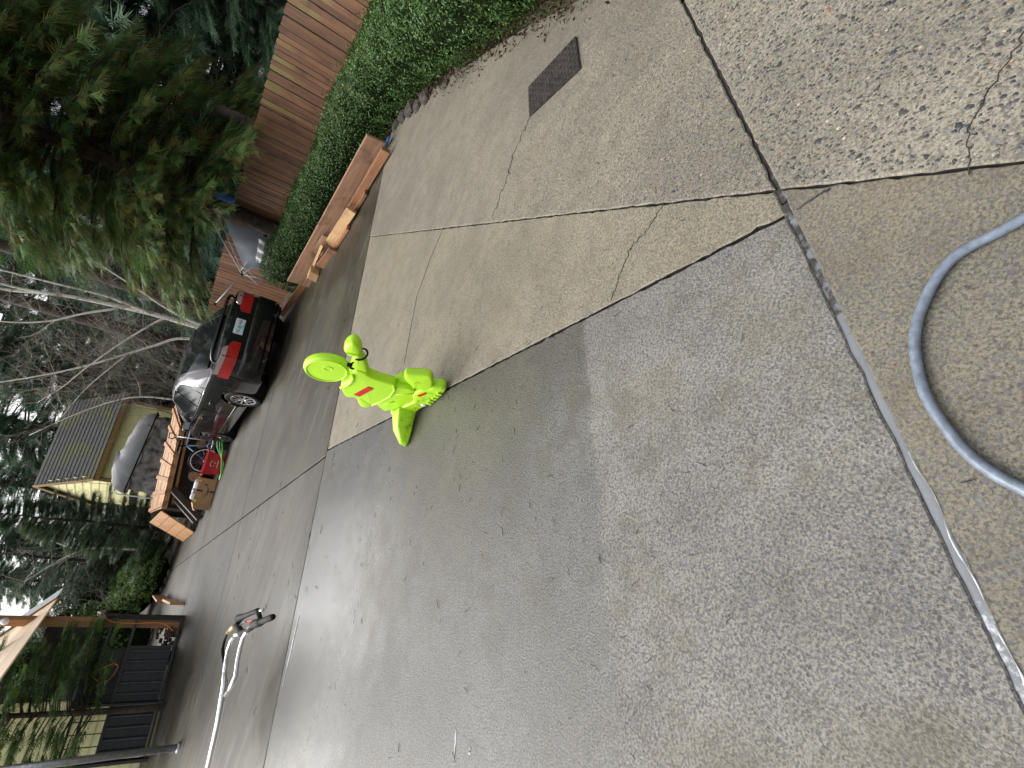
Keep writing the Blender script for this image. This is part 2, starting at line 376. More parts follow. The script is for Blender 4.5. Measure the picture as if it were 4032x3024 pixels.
for nm, cuts, mat_ in SL:
    o_ = piece(cuts, 0.); i_ = piece(cuts, .005)
    if len(o_) != len(i_): i_ = o_
    ring_o, ring_i = [], []
    for k in range(len(o_)):
        a, b = Vector(o_[k]), Vector(o_[(k+1) % len(o_)]); c, d = Vector(i_[k]), Vector(i_[(k+1) % len(i_)])
        L = (b-a).length; dist = min(a.length, b.length)
        step = .03 if dist < 4 else .12
        q = max(1, min(180, int(L/step)))
        for t in range(q):
            u = t/q; jit = Vector((random.gauss(0, .0018), random.gauss(0, .0018))) if t else Vector((0, 0))
            if t and random.random() < .03: jit *= 3
            ring_o.append(a.lerp(b, u)+jit); ring_i.append(c.lerp(d, u)+jit*1.2)
    zoff = {'near_agg': .004, 'far_agg': .003, 'front': .0, 'wedge': -.002, 'main': 0}.get(nm, 0)
    bm = bmesh.new(); n = len(ring_o)
    vb = [bm.verts.new((p.x, p.y, -.045)) for p in ring_o]; vo = [bm.verts.new((p.x, p.y, zoff-.005)) for p in ring_o]; vi = [bm.verts.new((p.x, p.y, zoff)) for p in ring_i]
    for k in range(n):
        l = (k+1) % n
        bm.faces.new((vb[k], vb[l], vo[l], vo[k])); bm.faces.new((vo[k], vo[l], vi[l], vi[k]))
    cv_, _, cf_, ov_, _, _ = delaunay_2d_cdt([v.co.xy for v in vi], [], [list(range(n))], 1, 1e-7)
    mp_ = [vi[o[0]] if o else bm.verts.new((c_.x, c_.y, zoff)) for o, c_ in zip(ov_, cv_)]
    for f_ in cf_:
        try: bm.faces.new([mp_[k] for k in f_])
        except ValueError: pass
    bmesh.ops.recalc_face_normals(bm, faces=bm.faces)
    me = bpy.data.meshes.new('concrete_slab'); bm.to_mesh(me); bm.free(); me.materials.append(MATS[mat_]); me.materials.append(MATS['joint_dirt_shade'])
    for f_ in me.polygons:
        if abs(f_.normal.z) < .1: f_.material_index = 1  # gap walls: dirt plus the shade of the joint put into the colour
    so = bpy.data.objects.new('concrete_slab', me); COL.objects.link(so); so.parent = drive; SLAB[nm] = so

# sealant squeezed out of the wide joint in front of the viewer
def strip(name, path, wid, mat_, z, parent, jit=.3, edgecol=True, seedv=1):
    rg = random.Random(seedv); P = [Vector((p[0], p[1], 0)) for p in path]; V_, F_, Cc = [], [], []
    wds = wid if hasattr(wid, '__len__') else [wid]*len(P); sq = seedv*1.7
    wob = lambda i, c: .5*math.sin(i*.31+c+sq)+.35*math.sin(i*.83+c*2.1+sq)+.3*math.sin(i*1.9+c+sq)+rg.uniform(-.25, .25)
    for i, p in enumerate(P):
        d = (P[min(i+1, len(P)-1)]-P[max(0, i-1)]).normalized(); nn = Vector((-d.y, d.x, 0))
        w1 = wds[i]*.5*(1+jit*wob(i, 0)); w2 = wds[i]*.5*(1+jit*wob(i, 5.))
        for t, zz, cv in ((-1, -.003, .75), (-.55, 0, .25), (.55, 0, .2), (1, -.003, .75)):
            q = p+nn*(w1 if t < 0 else w2)*abs(t)*(-1 if t < 0 else 1); V_.append((q.x, q.y, z+zz)); Cc.append((cv,)*3)
        if i:
            for k in range(3): F_.append(((i-1)*4+k, (i-1)*4+k+1, i*4+k+1, i*4+k))
    return npmesh(name, V_, F_, mat_, np.array(Cc), parent)
pa = [Vector((.83, 1.0355)).lerp(Vector((-.75, -.1687)), t/110) for t in range(111)]
pa = [p+Vector((.0022*math.sin(i*.37), .0022*math.cos(i*.53))) for i, p in enumerate(pa)]
strip('joint_sealant', pa, [.036]*111, 'sealant', -.007, drive, .0, seedv=3)
for sg_ in (1,):
    cr_ = [p+Vector((-.606, .795))*sg_*-(.0095+.002*math.sin(i*.7+sg_)) for i, p in enumerate(pa)][(22 if sg_ < 0 else 48):]
    strip('sealant_crust', cr_, [max(.0002, (.003+.005*min(1, i/30))*(.35+.65*math.sin(i*.9)*math.sin(i*.37+sg_)+random.uniform(-.3, .3))) for i in range(len(cr_))], 'white_caulk', .0035, drive, .5, seedv=9+sg_)
pb = [Vector((1.95, 1.90)).lerp(Vector((.84, 1.039)), t/60) for t in range(61)]
strip('joint_sealant', pb, [.04]*61, 'sealant', -.010, drive, .0, seedv=4)
pc_ = [Vector((-2.52, 4.36)).lerp(Vector((-3.05, 4.17)), t/30) for t in range(31)]
strip('joint_sealant', pc_, [.004+.014*math.sin(math.pi*min(1, t/24))**.5 if t < 24 else .004 for t in range(31)], 'white_caulk', .006, drive, .4, seedv=6)
for x, y, a, L in ((-1.62, 1.72, .5, .10), (-1.80, 1.60, 1.2, .05), (-1.55, 1.63, .2, .04), (-1.9, 3.2, .7, .09), (.02, .17, 1., .07)):
    strip('chalk_smudge', [(x+math.cos(a)*L*t/8+.004*math.sin(t*2), y+math.sin(a)*L*t/8) for t in range(9)], [.002+.010*math.sin(math.pi*t/8)*random.uniform(.4, 1) for t in range(9)], 'white_caulk', .0035, SLAB['main'], .6, seedv=int(L*100))
def crackline(pts, wid, parent, n=14, amp=.012, z=.005):
    out = []
    for a, b in zip(pts[:-1], pts[1:]):
        for t in range(n):
            q = Vector(a).lerp(Vector(b), t/n); out.append(q+Vector((random.gauss(0, amp), random.gauss(0, amp))))
    out.append(Vector(pts[-1]))
    k = strip('crack', out, [wid*random.uniform(.3, 1.4) for _ in out], 'crack_dark', z, parent, .5); return k
crackline([(1.73, 3.08), (1.49, 3.16), (1.31, 3.12), (1.03, 3.15)], .006, SLAB['far_agg'], z=.0055)
crackline([(.90, 1.58), (.80, 1.62), (.70, 1.70), (.48, 1.70)], .0016, SLAB['wedge'], amp=.006, z=.001)
crackline([(.855, .90), (.84, .93), (.80, .985)], .008, SLAB['front'], n=6, amp=.002, z=.0035)
crackline([(.83, .56), (.95, .60), (1.2, .55)], .0028, SLAB['near_agg'], n=14, amp=.004, z=.0065)
crackline([(1.04, 4.02), (.77, 4.08), (.44, 4.10), (-.12, 3.88)], .003, SLAB['wedge'], amp=.002, z=.001)

# rounded pebbles standing proud of the washed-out paste
def pebbles(slab, region, count, smin, smax, z, seedv):
    rg = np.random.default_rng(seedv); x0, x1, y0, y1, test = region
    P = np.stack([rg.uniform(x0, x1, count*3), rg.uniform(y0, y1, count*3)], 1)
    P = P[[test(a, b) for a, b in P]][:count]; n = len(P)
    s = smin+(smax-smin)*rg.power(.45, n)
    s = np.where(rg.random(n) < .04, s*1.7, s)
    th = rg.uniform(0, 6.28, n); el = rg.uniform(.6, .95, n)
    k = np.arange(7)/7*2*np.pi
    rings = []
    for rr, zz in ((1.0, -.12), (.8, .22), (.35, .4)):
        wob = 1+.16*rg.standard_normal((n, 7))*rr
        x = np.cos(k)[None]*s[:, None]*rr*wob; y = np.sin(k)[None]*s[:, None]*el[:, None]*rr*wob
        X = P[:, :1]+x*np.cos(th)[:, None]-y*np.sin(th)[:, None]; Y = P[:, 1:]+x*np.sin(th)[:, None]+y*np.cos(th)[:, None]
        rings.append(np.stack([X, Y, np.repeat((z+zz*s*.55)[:, None] if hasattr(z, '__len__') else z+zz*s[:, None]*.55, 7, 1)], 2))
    top = np.stack([P[:, 0], P[:, 1], z+.45*s*.55], 1)[:, None]
    V_ = np.concatenate(rings+[top], 1); m_ = V_.shape[1]
    f = []
    for r_ in range(2):
        for q in range(7):
            w_ = (q+1) % 7; f += [(r_*7+q, r_*7+w_, (r_+1)*7+w_), (r_*7+q, (r_+1)*7+w_, (r_+1)*7+q)]
    for q in range(7): f.append((14+q, 14+(q+1) % 7, 21))
    F_ = (np.array(f)[None]+(np.arange(n)*m_)[:, None, None]).reshape(-1, 3)
    pal = np.array([(.042, .043, .044), (.065, .062, .057), (.032, .034, .037), (.10, .085, .065), (.14, .115, .08), (.06, .06, .055), (.22, .12, .06), (.28, .25, .19), (.05, .06, .06)])
    c = pal[rg.choice(len(pal), n, p=[.2, .18, .17, .12, .1, .1, .02, .05, .06])]*rg.uniform(.7, 1.3, (n, 1))
    o = npmesh('pebbles', V_.reshape(-1, 3), F_, 'pebble', np.repeat(c, m_, 0), slab, True); tag(o, kind='stuff'); return o
m, nt, b = newmat('pebble'); nt.links.new(nd(nt, 'VertexColor', layer_name='Col').outputs[0], b.inputs['Base Color']); b.inputs['Roughness'].default_value = .45; MATS['pebble'] = m
lineA = lambda x: 1.07+(x-.88)*.776; lineC = lambda y: .88+(y-1.06)*.0516
pebbles(SLAB['near_agg'], (.8, 2.3, -.1, 2.2, lambda x, y: y < lineA(x)-.03 and x > lineC(y)+.015), 15000, .0026, .0085, .0035, 1)
pebbles(SLAB['far_agg'], (.85, 2.3, .9, 3.2, lambda x, y: y > lineA(x)+.025 and x > lineC(y)+.015 and y+.6*x < 4.3 and random.random() < 1.35-.3*y), 9000, .0022, .006, .0025, 2)

# needles and twig bits washed onto the concrete
def litter(count, seedv):
    rg = np.random.default_rng(seedv); mb = MB()
    for _ in range(count):
        t = rg.random()
        if t < .45: x, y = rg.normal(-.35, .55), rg.normal(2.0, .8)
        elif t < .8: x, y = rg.uniform(-2.6, .6), rg.uniform(.7, 5.0)
        else: x, y = rg.uniform(-5, .5), rg.uniform(4.5, 10)
        if y < .3: continue
        L = rg.uniform(.007, .026)*(1 if y < 4 else 1.8); a = rg.uniform(0, 6.28); r = rg.uniform(.0007, .0017)*(1 if y < 4 else 1.6)
        p = Vector((x, y, .003+r)); d = Vector((math.cos(a), math.sin(a), 0)); nn = Vector((-d.y, d.x, 0))
        mb.tube([p-d*L, p+nn*L*rg.uniform(-.3, .3), p+d*L], [r*.6, r, r*.7], 4)
    tag(mb.build('fallen_needles', 'twig_dark'), 'dark conifer needles and twig bits scattered over the concrete', 'needles', kind='stuff')
plain('twig_dark', (.025, .022, .018), .7)
litter(260, 5)
def mulch(count, seedv):
    rg = np.random.default_rng(seedv); path = [(2.45, 1.5), (2.48, 2.96), (2.61, 3.59), (2.69, 4.31), (2.83, 5.71), (2.92, 6.9), (2.62, 7.3)]
    P = []; s_ = np.array(path); L = np.concatenate([[0], np.cumsum(np.linalg.norm(np.diff(s_, axis=0), axis=1))])
    t = rg.uniform(0, L[-1], count); X = np.interp(t, L, s_[:, 0])+np.where(rg.random(count) < .75, rg.uniform(0, .3, count), -np.abs(rg.normal(0, .09, count))); Yv = np.interp(t, L, s_[:, 1])
    P = np.stack([X, Yv, rg.uniform(.004, .045, count)], 1); Nn = np.tile([0., 0., 1.], (count, 1))
    V_, F_, C_ = leaves(P, Nn, .035, rg, (.025, .016, .010), (.12, .075, .04), .5)
    tag(npmesh('leaf_mulch', V_, F_, 'leaf_shrub', C_), 'brown dead leaves along the foot of the hedge', 'leaves', kind='stuff')

# ------------------------------------------------------------------ vegetation
foliage('leaf_hedge', .38, .15); foliage('leaf_cedar', .5, .3); foliage('leaf_fir', .55, .3); foliage('leaf_shrub', .45, .2)
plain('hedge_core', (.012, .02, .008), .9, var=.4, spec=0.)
plain('bark_brown', (.055, .038, .027), .85, var=.45, scale=9, bump=1., bscale=25)
plain('bark_dark', (.04, .033, .027), .85, var=.45, scale=7, bump=1., bscale=20)
plain('birch_twig', (.36, .33, .27), .8, var=.4, scale=4); plain('twig_grey', (.22, .195, .155), .8, var=.4, scale=4)
def birchmat():
    m, nt, b = newmat('birch_bark'); tc = nd(nt, 'TexCoord').outputs['Object']
    mp = nd(nt, 'Mapping', {'Vector': tc, 'Scale': (3., 3., 14.)}).outputs[0]
    n = noise(nt, mp, 1.6, 5., .7); n2 = noise(nt, tc, 2., 3.)
    c = mixc(nt, sstep(nt, n, .58, .66), mixc(nt, n2, (.85, .83, .75), (.62, .60, .50)), (.04, .035, .03))
    nt.links.new(c, b.inputs['Base Color']); b.inputs['Roughness'].default_value = .7; MATS['birch_bark'] = m
birchmat()
def unit(a): return a/np.maximum(np.linalg.norm(a, axis=1, keepdims=True), 1e-9)
def leaves(P, N, size, rg, col, lite, elong=.55):      # one diamond leaf per point
    n = len(P); N = unit(N+rg.normal(0, .55, (n, 3))); t = unit(np.cross(N, rg.normal(0, 1, (n, 3)))); s = np.cross(N, t)
    L = size*rg.uniform(.6, 1.25, (n, 1)); w = L*elong
    V_ = np.stack([P-t*L*.5, P+s*w*.5+N*L*.12, P+t*L*.5-N*L*.05, P-s*w*.5+N*L*.12], 1).reshape(-1, 3)
    F_ = np.arange(n*4).reshape(n, 4)
    k = rg.random((n, 1))**1.6; c = np.array(col)[None]*(1-k)+np.array(lite)[None]*k
    c = c*rg.uniform(.6, 1.3, (n, 1)); return V_, F_, np.repeat(c, 4, 0)
mulch(3000, 8)
def lump(t, a, sd=0.):
    return (np.sin(t*3.1+a*2+sd)*.5+np.sin(t*7.3-a*3.1+1.7+sd)*.35+np.sin(t*13.7+a*5.3+sd*2)*.25+np.sin(t*23+a*9)*.15)
def hedge(name, path, W, H, count, leaf, label, cat, col=(.03, .075, .018), lite=(.145, .25, .066), seedv=3, group=None):
    rg = np.random.default_rng(seedv); Q = np.array([tuple(p) for p in curve_pts([(p[0], p[1], p[2]) for p in path], 12)])
    n = len(Q); seg = np.linalg.norm(np.diff(Q[:, :2], axis=0), axis=1); s = np.concatenate([[0], np.cumsum(seg)]); L = s[-1]
    def surf(t, a, k):
        c = np.stack([np.interp(t, s, Q[:, i]) for i in range(3)], 1); e = .05
        c2 = np.stack([np.interp(np.minimum(t+e, L), s, Q[:, i]) for i in range(2)], 1); c1 = np.stack([np.interp(np.maximum(t-e, 0), s, Q[:, i]) for i in range(2)], 1)
        d = unit(c2-c1); lat = np.stack([d[:, 1], -d[:, 0]], 1)
        lm = 1+.11*lump(t, a, seedv)
        ca, sa = np.cos(a), np.sin(a)
        ex = np.sign(ca)*np.abs(ca)**.6; ez = np.sign(sa)*np.abs(sa)**.6
        endf = np.sqrt(np.clip(1-np.clip((np.abs(t-L/2)-(L/2-.45))/.45, 0, 1)**2, .02, 1))
        X = c[:, :2]+lat*(W*k*lm*ex*endf)[:, None]; Z = c[:, 2]+H*.42+H*.58*ez*k*lm*(.35+.65*endf)
        P = np.concatenate([X, Z[:, None]], 1); Nn = np.concatenate([lat*ex[:, None], ez[:, None]], 1); return P, unit(Nn)
    root = thing(name, label, cat, (Q[n//2, 0], Q[n//2, 1], Q[n//2, 2]), 0, group)
    off = np.array(root.location)
    t = rg.uniform(0, L, count); a = rg.uniform(-.95, np.pi+.95, count)
    k = 1-np.abs(rg.normal(0, .06, count)); k = np.where(rg.random(count) < .07, 1+rg.random(count)**2*.2, k)
    P, Nn = surf(t, a, k)
    V_, F_, C_ = leaves(P, Nn, leaf, rg, col, lite); npmesh('foliage', V_-off, F_, 'leaf_hedge', C_, root)
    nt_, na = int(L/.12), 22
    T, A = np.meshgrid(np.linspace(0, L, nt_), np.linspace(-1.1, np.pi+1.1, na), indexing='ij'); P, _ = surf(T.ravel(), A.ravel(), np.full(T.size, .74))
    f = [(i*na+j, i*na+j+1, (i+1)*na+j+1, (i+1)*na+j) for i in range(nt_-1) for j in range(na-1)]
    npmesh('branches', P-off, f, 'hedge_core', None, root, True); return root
hedge('clipped_hedge', [(3.35, -.6, 0), (3.15, 1.2, 0), (3.12, 3.0, 0), (3.22, 4.4, 0), (3.38, 5.8, 0), (3.35, 7.1, 0), (2.75, 8.2, -.05), (1.95, 9.4, -.08), (1.2, 10.7, -.1), (.72, 12.2, -.1)], .50, .80, 150000, .028,
      'long clipped evergreen hedge along the edge of the drive below the fence', 'hedge')
def sprays(pos, dr, nr, ln, wd, rg, cdark, clite, tipc, tipfrac, k=5, ang=.62, droop=.25):
    M_ = len(pos); dr = unit(dr); nr = unit(nr-dr*np.sum(nr*dr, 1, keepdims=True)); sd_ = np.cross(dr, nr); ln = ln.reshape(-1, 1)
    V_, C_ = [], []
    base = rg.random((M_, 1)); cb = np.array(cdark)*(1-base)+np.array(clite)*base; cb = cb*rg.uniform(.75, 1.2, (M_, 1))
    istip = (rg.random((M_, 1)) < tipfrac)
    ct = np.where(istip, np.array(tipc)*rg.uniform(.6, 1.2, (M_, 1)), cb*1.35)
    specs = [(0., 0., 1.)]+[(j/(k+.3)*.75+.05, s*ang, .62-.35*j/k) for j in range(k) for s in (-1, 1)]
    for s0, an, l in specs:
        an_ = an*rg.uniform(.7, 1.3, (M_, 1)); d = dr*np.cos(an_)+sd_*np.sin(an_); d = d+rg.normal(0, .09, (M_, 3)); d[:, 2] -= droop*rg.uniform(.3, 1.2, M_)*l; d = unit(d)
        p = pos+dr*ln*s0; pe = np.cross(d, nr)*wd*ln
        tip = p+d*ln*l*rg.uniform(.8, 1.15, (M_, 1)); V_ += [p-pe, p+pe, tip]; C_ += [cb*.8, cb*.8, ct]
    V_ = np.stack(V_, 1).reshape(-1, 3); C_ = np.stack(C_, 1).reshape(-1, 3)
    return V_, np.arange(len(V_)).reshape(-1, 3), C_
def conifer_mesh(seedv, H, rb, z0, nbr, per, ln, wd, cd_, cl_, tip, tf, droop=.5, k=5, rise=.15, power=.75, sdroop=.3, zmax=None):
    rg = np.random.default_rng(seedv); pos, dr, nr, lens = [], [], [], []; br = []
    zmax = zmax or H
    for i in range(nbr):
        z = z0+(zmax-z0)*(i+rg.random())/nbr; fr = max(.03, (H-z)/(H-z0)); L = rb*fr**power*rg.uniform(.6, 1.12)+.1
        a = rg.uniform(0, 6.283); d = np.array([np.cos(a), np.sin(a), 0.]); sdv = np.array([-d[1], d[0], 0.])
        bz = lambda t: z+rise*L*t-droop*L*t*t
        br.append([(d*L*t+np.array([0, 0, bz(t)])) for t in (0., .35, .7, .95)])
        m_ = max(3, int(per*(.35+.65*L/rb)))
        t = rg.uniform(.12, 1, m_)**.75; sgn = rg.choice([-1., 1.], m_); spread = rg.uniform(.1, 1.15, m_)*(1-.45*t)
        P = d[None]*(L*t)[:, None]+sdv[None]*(sgn*spread*rg.uniform(0, .28, m_)*L)[:, None]; P[:, 2] = bz(t)-.10*L*rg.random(m_)*spread
        D = d[None]*np.cos(spread)[:, None]+sdv[None]*(np.sin(spread)*sgn)[:, None]; D[:, 2] += rise*.6-2*droop*t*.55-rg.random(m_)*sdroop
        pos.append(P); dr.append(D); nr.append(np.tile([0., 0., 1.], (m_, 1))+rg.normal(0, .5, (m_, 3))); lens.append(ln*rg.uniform(.55, 1.25, m_))
    pos, dr, nr, lens = map(np.concatenate, (pos, dr, nr, lens))
    return sprays(pos, dr, nr, lens, wd, rg, cd_, cl_, tip, tf, k=k, droop=sdroop), br
def conifer(name, label, loc, args, trunk_r, leafmat, group=None, rz=0., sc=1., bark='bark_brown', cat='tree'):
    root = thing(name, label, cat, loc, rz, group); root.scale = (sc, sc, sc)
    (V_, F_, C_), br = conifer_mesh(**args); npmesh('crown', V_, F_, leafmat, C_, root)
    mb = MB(); H = args['H']; mb.tube([(random.gauss(0, .02), random.gauss(0, .02), H*t-.4*(t == 0)) for t in (0, .1, .25, .5, .75, .98)], [trunk_r*(1.15-t*1.05) for t in (0, .1, .25, .5, .75, .98)], 10)
    mb.build('trunk', bark, root, True)
    mb = MB()
    for q in br: mb.tube([Vector(p) for p in q], [.03*trunk_r/.15, .022*trunk_r/.15, .013*trunk_r/.15, .004], 4, False)
    mb.build('branches', bark, root, True); return root
conifer('cedar_tree', 'large feathery cedar with yellow brown tips drooping over the fence', (1.5, 12.25, -.4),
        dict(seedv=11, H=15., rb=2.55, z0=2.3, nbr=340, per=78, ln=.40, wd=.0165, cd_=(.016, .05, .018), cl_=(.13, .215, .055), tip=(.30, .21, .055), tf=.36, droop=.40, k=8, rise=.22, power=.6, sdroop=.5, zmax=11.), .15, 'leaf_cedar')
A1 = dict(H=17., rb=3.6, z0=.6, nbr=270, per=40, ln=.75, wd=.022, cd_=(.022, .062, .036), cl_=(.12, .22, .12), tip=(.15, .25, .13), tf=.3, droop=.38, k=5, rise=.12, power=.7, sdroop=.45)
F1 = conifer('fir_tree', 'a', (5.2, 17.5, -.7), dict(seedv=21, **A1), .26, 'leaf_fir', 'dark firs standing behind the fence')
F2 = conifer('fir_tree', 'a', (8.6, 19.5, -.8), dict(seedv=22, **{**A1, 'H': 20., 'rb': 4.2, 'z0': 1.2, 'cd_': (.024, .064, .048), 'cl_': (.11, .215, .145)}), .3, 'leaf_fir', 'dark firs standing behind the fence')
F3 = conifer('fir_tree', 'a', (-9.5, 33., -.3), dict(seedv=23, **{**A1, 'H': 15., 'rb': 3.8, 'z0': .8, 'nbr': 190, 'per': 34, 'droop': .25}), .24, 'leaf_fir', 'dark firs standing far behind the house')
g1, g2 = 'dark firs standing behind the fence', 'dark firs standing far behind the house'
l1, l2 = 'dark fir standing among the trees behind the wooden fence', 'tall dark fir far behind the yellow house and birches'
for o_, l_ in ((F1, l1), (F2, l1), (F3, l2)): o_['label'] = l_
for src, x, y, z, sc, rz, gg, ll in ((F2, 12.5, 17, -.8, .95, 1, g1, l1), (F1, 7, 25, -.8, 1.2, 3, g1, l1), (F2, 3.1, 21.5, -.8, .9, 4, g1, l1), (F1, 10.2, 14.2, -.7, .7, .5, g1, l1), (F1, 6.6, 14.2, -.7, .55, 2.5, g1, l1), (F2, 2.2, 18.2, -.7, .42, 2.5, g1, l1),
        (F2, 18, 21, -.8, 1.1, 5, g1, l1), (F2, .4, 25.5, -.6, 1.0, 2.2, g1, l1),
        (F3, -4.6, 35, -.3, 1.25, 1, g2, l2), (F1, -1.8, 29.5, -.3, 1.0, 4.1, g2, l2), (F3, -14, 37, -.3, .78, 2, g2, l2), (F3, -19, 35, -.3, .62, 3, g2, l2), (F3, -24, 38, -.3, .6, 4, g2, l2), (F1, -16.5, 31, -.2, .45, 5, g2, l2), (F3, -11.5, 30, -.2, .6, 1.5, g2, l2), (F1, -13.2, 27.6, -.2, .46, 1.1, g2, l2), (F1, -17.8, 27., -.2, .42, 2.1, g2, l2), (F1, -21.5, 30, -.2, .45, 3.1, g2, l2), (F1, -9.2, 29.4, -.2, .6, 4.1, g2, l2), (F1, -5.8, 28.6, -.2, .75, 5.1, g2, l2), (F2, -15.2, 33.5, -.2, .46, 1.9, g2, l2), (F1, -20.5, 24.5, -.2, .38, .9, g2, l2), (F1, -25.5, 31., -.2, .45, 2.9, g2, l2), (F3, -7.2, 41, -.3, 1.5, .7, g2, l2), (F3, .5, 40, -.3, 1.5, 2.7, g2, l2)):
    c = copy_tree(src); c.location = (x, y, z); c.scale = (sc, sc, sc); c.rotation_euler = (0, 0, rz); tag(c, ll, 'tree', gg)
# small spruces left of the lean-to
A2 = dict(H=4.6, rb=1.3, z0=.15, nbr=170, per=38, ln=.34, wd=.022, cd_=(.03, .066, .036), cl_=(.11, .17, .085), tip=(.15, .2, .10), tf=.3, droop=.05, k=5, rise=.3, power=.8, sdroop=.15)
conifer('spruce_tree', 'bushy dark green spruce left of the wooden lean-to in front of the house gable', (-8.0, 18.6, -.05), dict(seedv=31, **A2), .07, 'leaf_fir')
conifer('spruce_tree', 'blue green spruce behind the round shrub at the end of the drive', (-10.6, 21.5, -.05), dict(seedv=32, **{**A2, 'H': 6.0, 'rb': 1.8, 'cl_': (.07, .10, .075)}), .08, 'leaf_fir')
conifer('fir_sapling', 'young fir with soft green needles growing in front of the wire kennel', (-7.55, 9.95, -.05),
        dict(seedv=33, **{**A2, 'H': 5.2, 'rb': 1.35, 'z0': 1.0, 'nbr': 170, 'per': 44, 'ln': .26, 'wd': .026, 'cd_': (.03, .08, .02), 'cl_': (.14, .26, .06), 'droop': .2}), .055, 'leaf_fir')
# leafy shrubs as clouds of leaves round branches
def shrub(name, label, loc, blobs, count, leaf, col, lite, cat='shrub', seedv=5, group=None, mat_='leaf_shrub'):
    rg = np.random.default_rng(seedv); root = thing(name, label, cat, loc, 0, group); off = np.array(loc)
    vol = np.array([b[3]*b[4]*b[5] for b in blobs])**.67; Vs, Fs, Cs, o0 = [], [], [], 0
    mb = MB()
    for bl, v in zip(blobs, vol/vol.sum()):
        n = int(count*v); d = unit(rg.normal(0, 1, (n, 3))); d[:, 2] = np.where(d[:, 2] < -.35, -d[:, 2], d[:, 2])
        lm = 1+.22*np.sin(d[:, 0]*7+bl[0]*3)*np.sin(d[:, 1]*6+bl[1])+.16*np.sin(d[:, 2]*11+d[:, 0]*9)
        r_ = (1-np.abs(rg.normal(0, .14, n)))*lm
        P = np.array(bl[:3])[None]+d*np.array(bl[3:6])[None]*r_[:, None]
        a, b_, c_ = leaves(P-off, d, leaf, rg, col, lite); Vs.append(a); Fs.append(b_+o0); Cs.append(c_); o0 += len(a)
        mb.lathe([(.01, -1)]+[(.8*math.cos(t), .8*math.sin(t)) for t in (-.9, -.4, 0, .4, .9)]+[(.01, .8)], (0, 0, 0), (0, 0, 1), 12)
        for q in range(len(mb.v)-12*7, len(mb.v)): p = mb.v[q]; mb.v[q] = (p[0]*bl[3]+bl[0]-off[0], p[1]*bl[4]+bl[1]-off[1], p[2]*bl[5]+bl[2]-off[2])
        mb.tube([(bl[0]-off[0], bl[1]-off[1], -.1), (bl[0]-off[0]+.05, bl[1]-off[1], bl[2]-off[2])], [.03, .012], 5)
    npmesh('foliage', np.concatenate(Vs), np.concatenate(Fs), mat_, np.concatenate(Cs), root); mb.build('branches', 'hedge_core', root, True); return root
shrub('round_shrub', 'low rounded bright green shrub spilling over the edging at the end of the drive', (-9.6, 18.6, 0), [(-9.3, 18.3, .45, .8, .7, .55), (-10.2, 19.2, .6, .9, .8, .65), (-11.2, 20.3, .65, .9, .9, .7)], 26000, .05, (.04, .095, .018), (.19, .33, .06), seedv=41)
shrub('ivy_bank', 'dark ivy covered bank of bushes behind the round shrub', (-12, 22, 0), [(-12., 22.5, 1.2, 1.6, 1.2, 1.5), (-13.6, 21.5, 1.5, 1.7, 1.3, 1.8), (-15, 20.5, 1.6, 1.7, 1.4, 2.2), (-11., 17.6, .9, 1., .8, 1.2), (-12.4, 17., 1.6, 1.3, 1.2, 2.2), (-13.6, 15.8, 1.8, 1.4, 1.3, 2.6)], 38000, .10, (.022, .055, .016), (.10, .17, .042), seedv=42)
shrub('laurel_bush', 'bushy green laurel standing under the fresh timber roof behind the kennel', (-9.2, 12.8, 0), [(-9., 12.9, 1.8, .9, .8, 1.2), (-10.2, 12.4, 2.0, .9, .8, 1.4), (-9.8, 13.2, .8, 1., .6, .9)], 16000, .08, (.03, .075, .016), (.13, .22, .05), seedv=43)
shrub('ivy_clump', 'small dark leafy clump at the birch foot behind the car', (-1.5, 18.2, 0), [(-1.6, 18.4, .4, 1.6, .8, .7), (-3.4, 18.9, .35, 1.4, .7, .6), (.6, 17.5, .3, 1.2, .7, .7)], 15000, .09, (.02, .045, .016), (.08, .13, .04), seedv=44)
# birches and bare brush
def twigs(mb, p, d, L, r, depth, rg):
    n = 4; pts = [Vector(p)]; dd = Vector(d).normalized()
    for i in range(n):
        dd = (dd+Vector((rg.gauss(0, .13), rg.gauss(0, .13), rg.gauss(.02, .10)))).normalized(); pts.append(pts[-1]+dd*L/n)
    mb.tube(pts, [r*(1-.7*i/n) for i in range(n+1)], 3 if r < .008 else 5, False)
    if depth > 0:
        for k in range(rg.randint(3, 5)):
            i = rg.randint(1, n); nd_ = (dd+Vector((rg.gauss(0, .6), rg.gauss(0, .6), rg.gauss(.1, .45)))).normalized(); twigs(mb, pts[i], nd_, L*rg.uniform(.35, .65), max(.0025, r*.45), depth-1, rg)
def birch(label, base, stems, seedv):
    root = thing('birch_tree', label, 'tree', base); rg = random.Random(seedv); tb = MB(); tw = MB()
    for pts, r0, r1, dy in stems:
        q = curve_pts([(p[0], p[1]+dy*i/len(pts), p[2]) for i, p in enumerate(pts)], 4); n = len(q)
        tb.tube(q, [(r0+(r1-r0)*i/(n-1))*.72 for i in range(n)], 8)
        for i in range(2, n, 1):
            if q[i].z > 2.0 and rg.random() < .8:
                d = Vector((rg.gauss(0, .8), rg.gauss(0, .5), rg.gauss(.45, .4))); twigs(tw, q[i], d, rg.uniform(.6, 1.6), rg.uniform(.005, .011), 3 if i % 2 else 2, rg)
    tb.build('trunk', 'birch_bark', root, True, world=True); tag(tw.build('branches', 'birch_twig', root, False, world=True), kind='stuff')
Y = 16.95
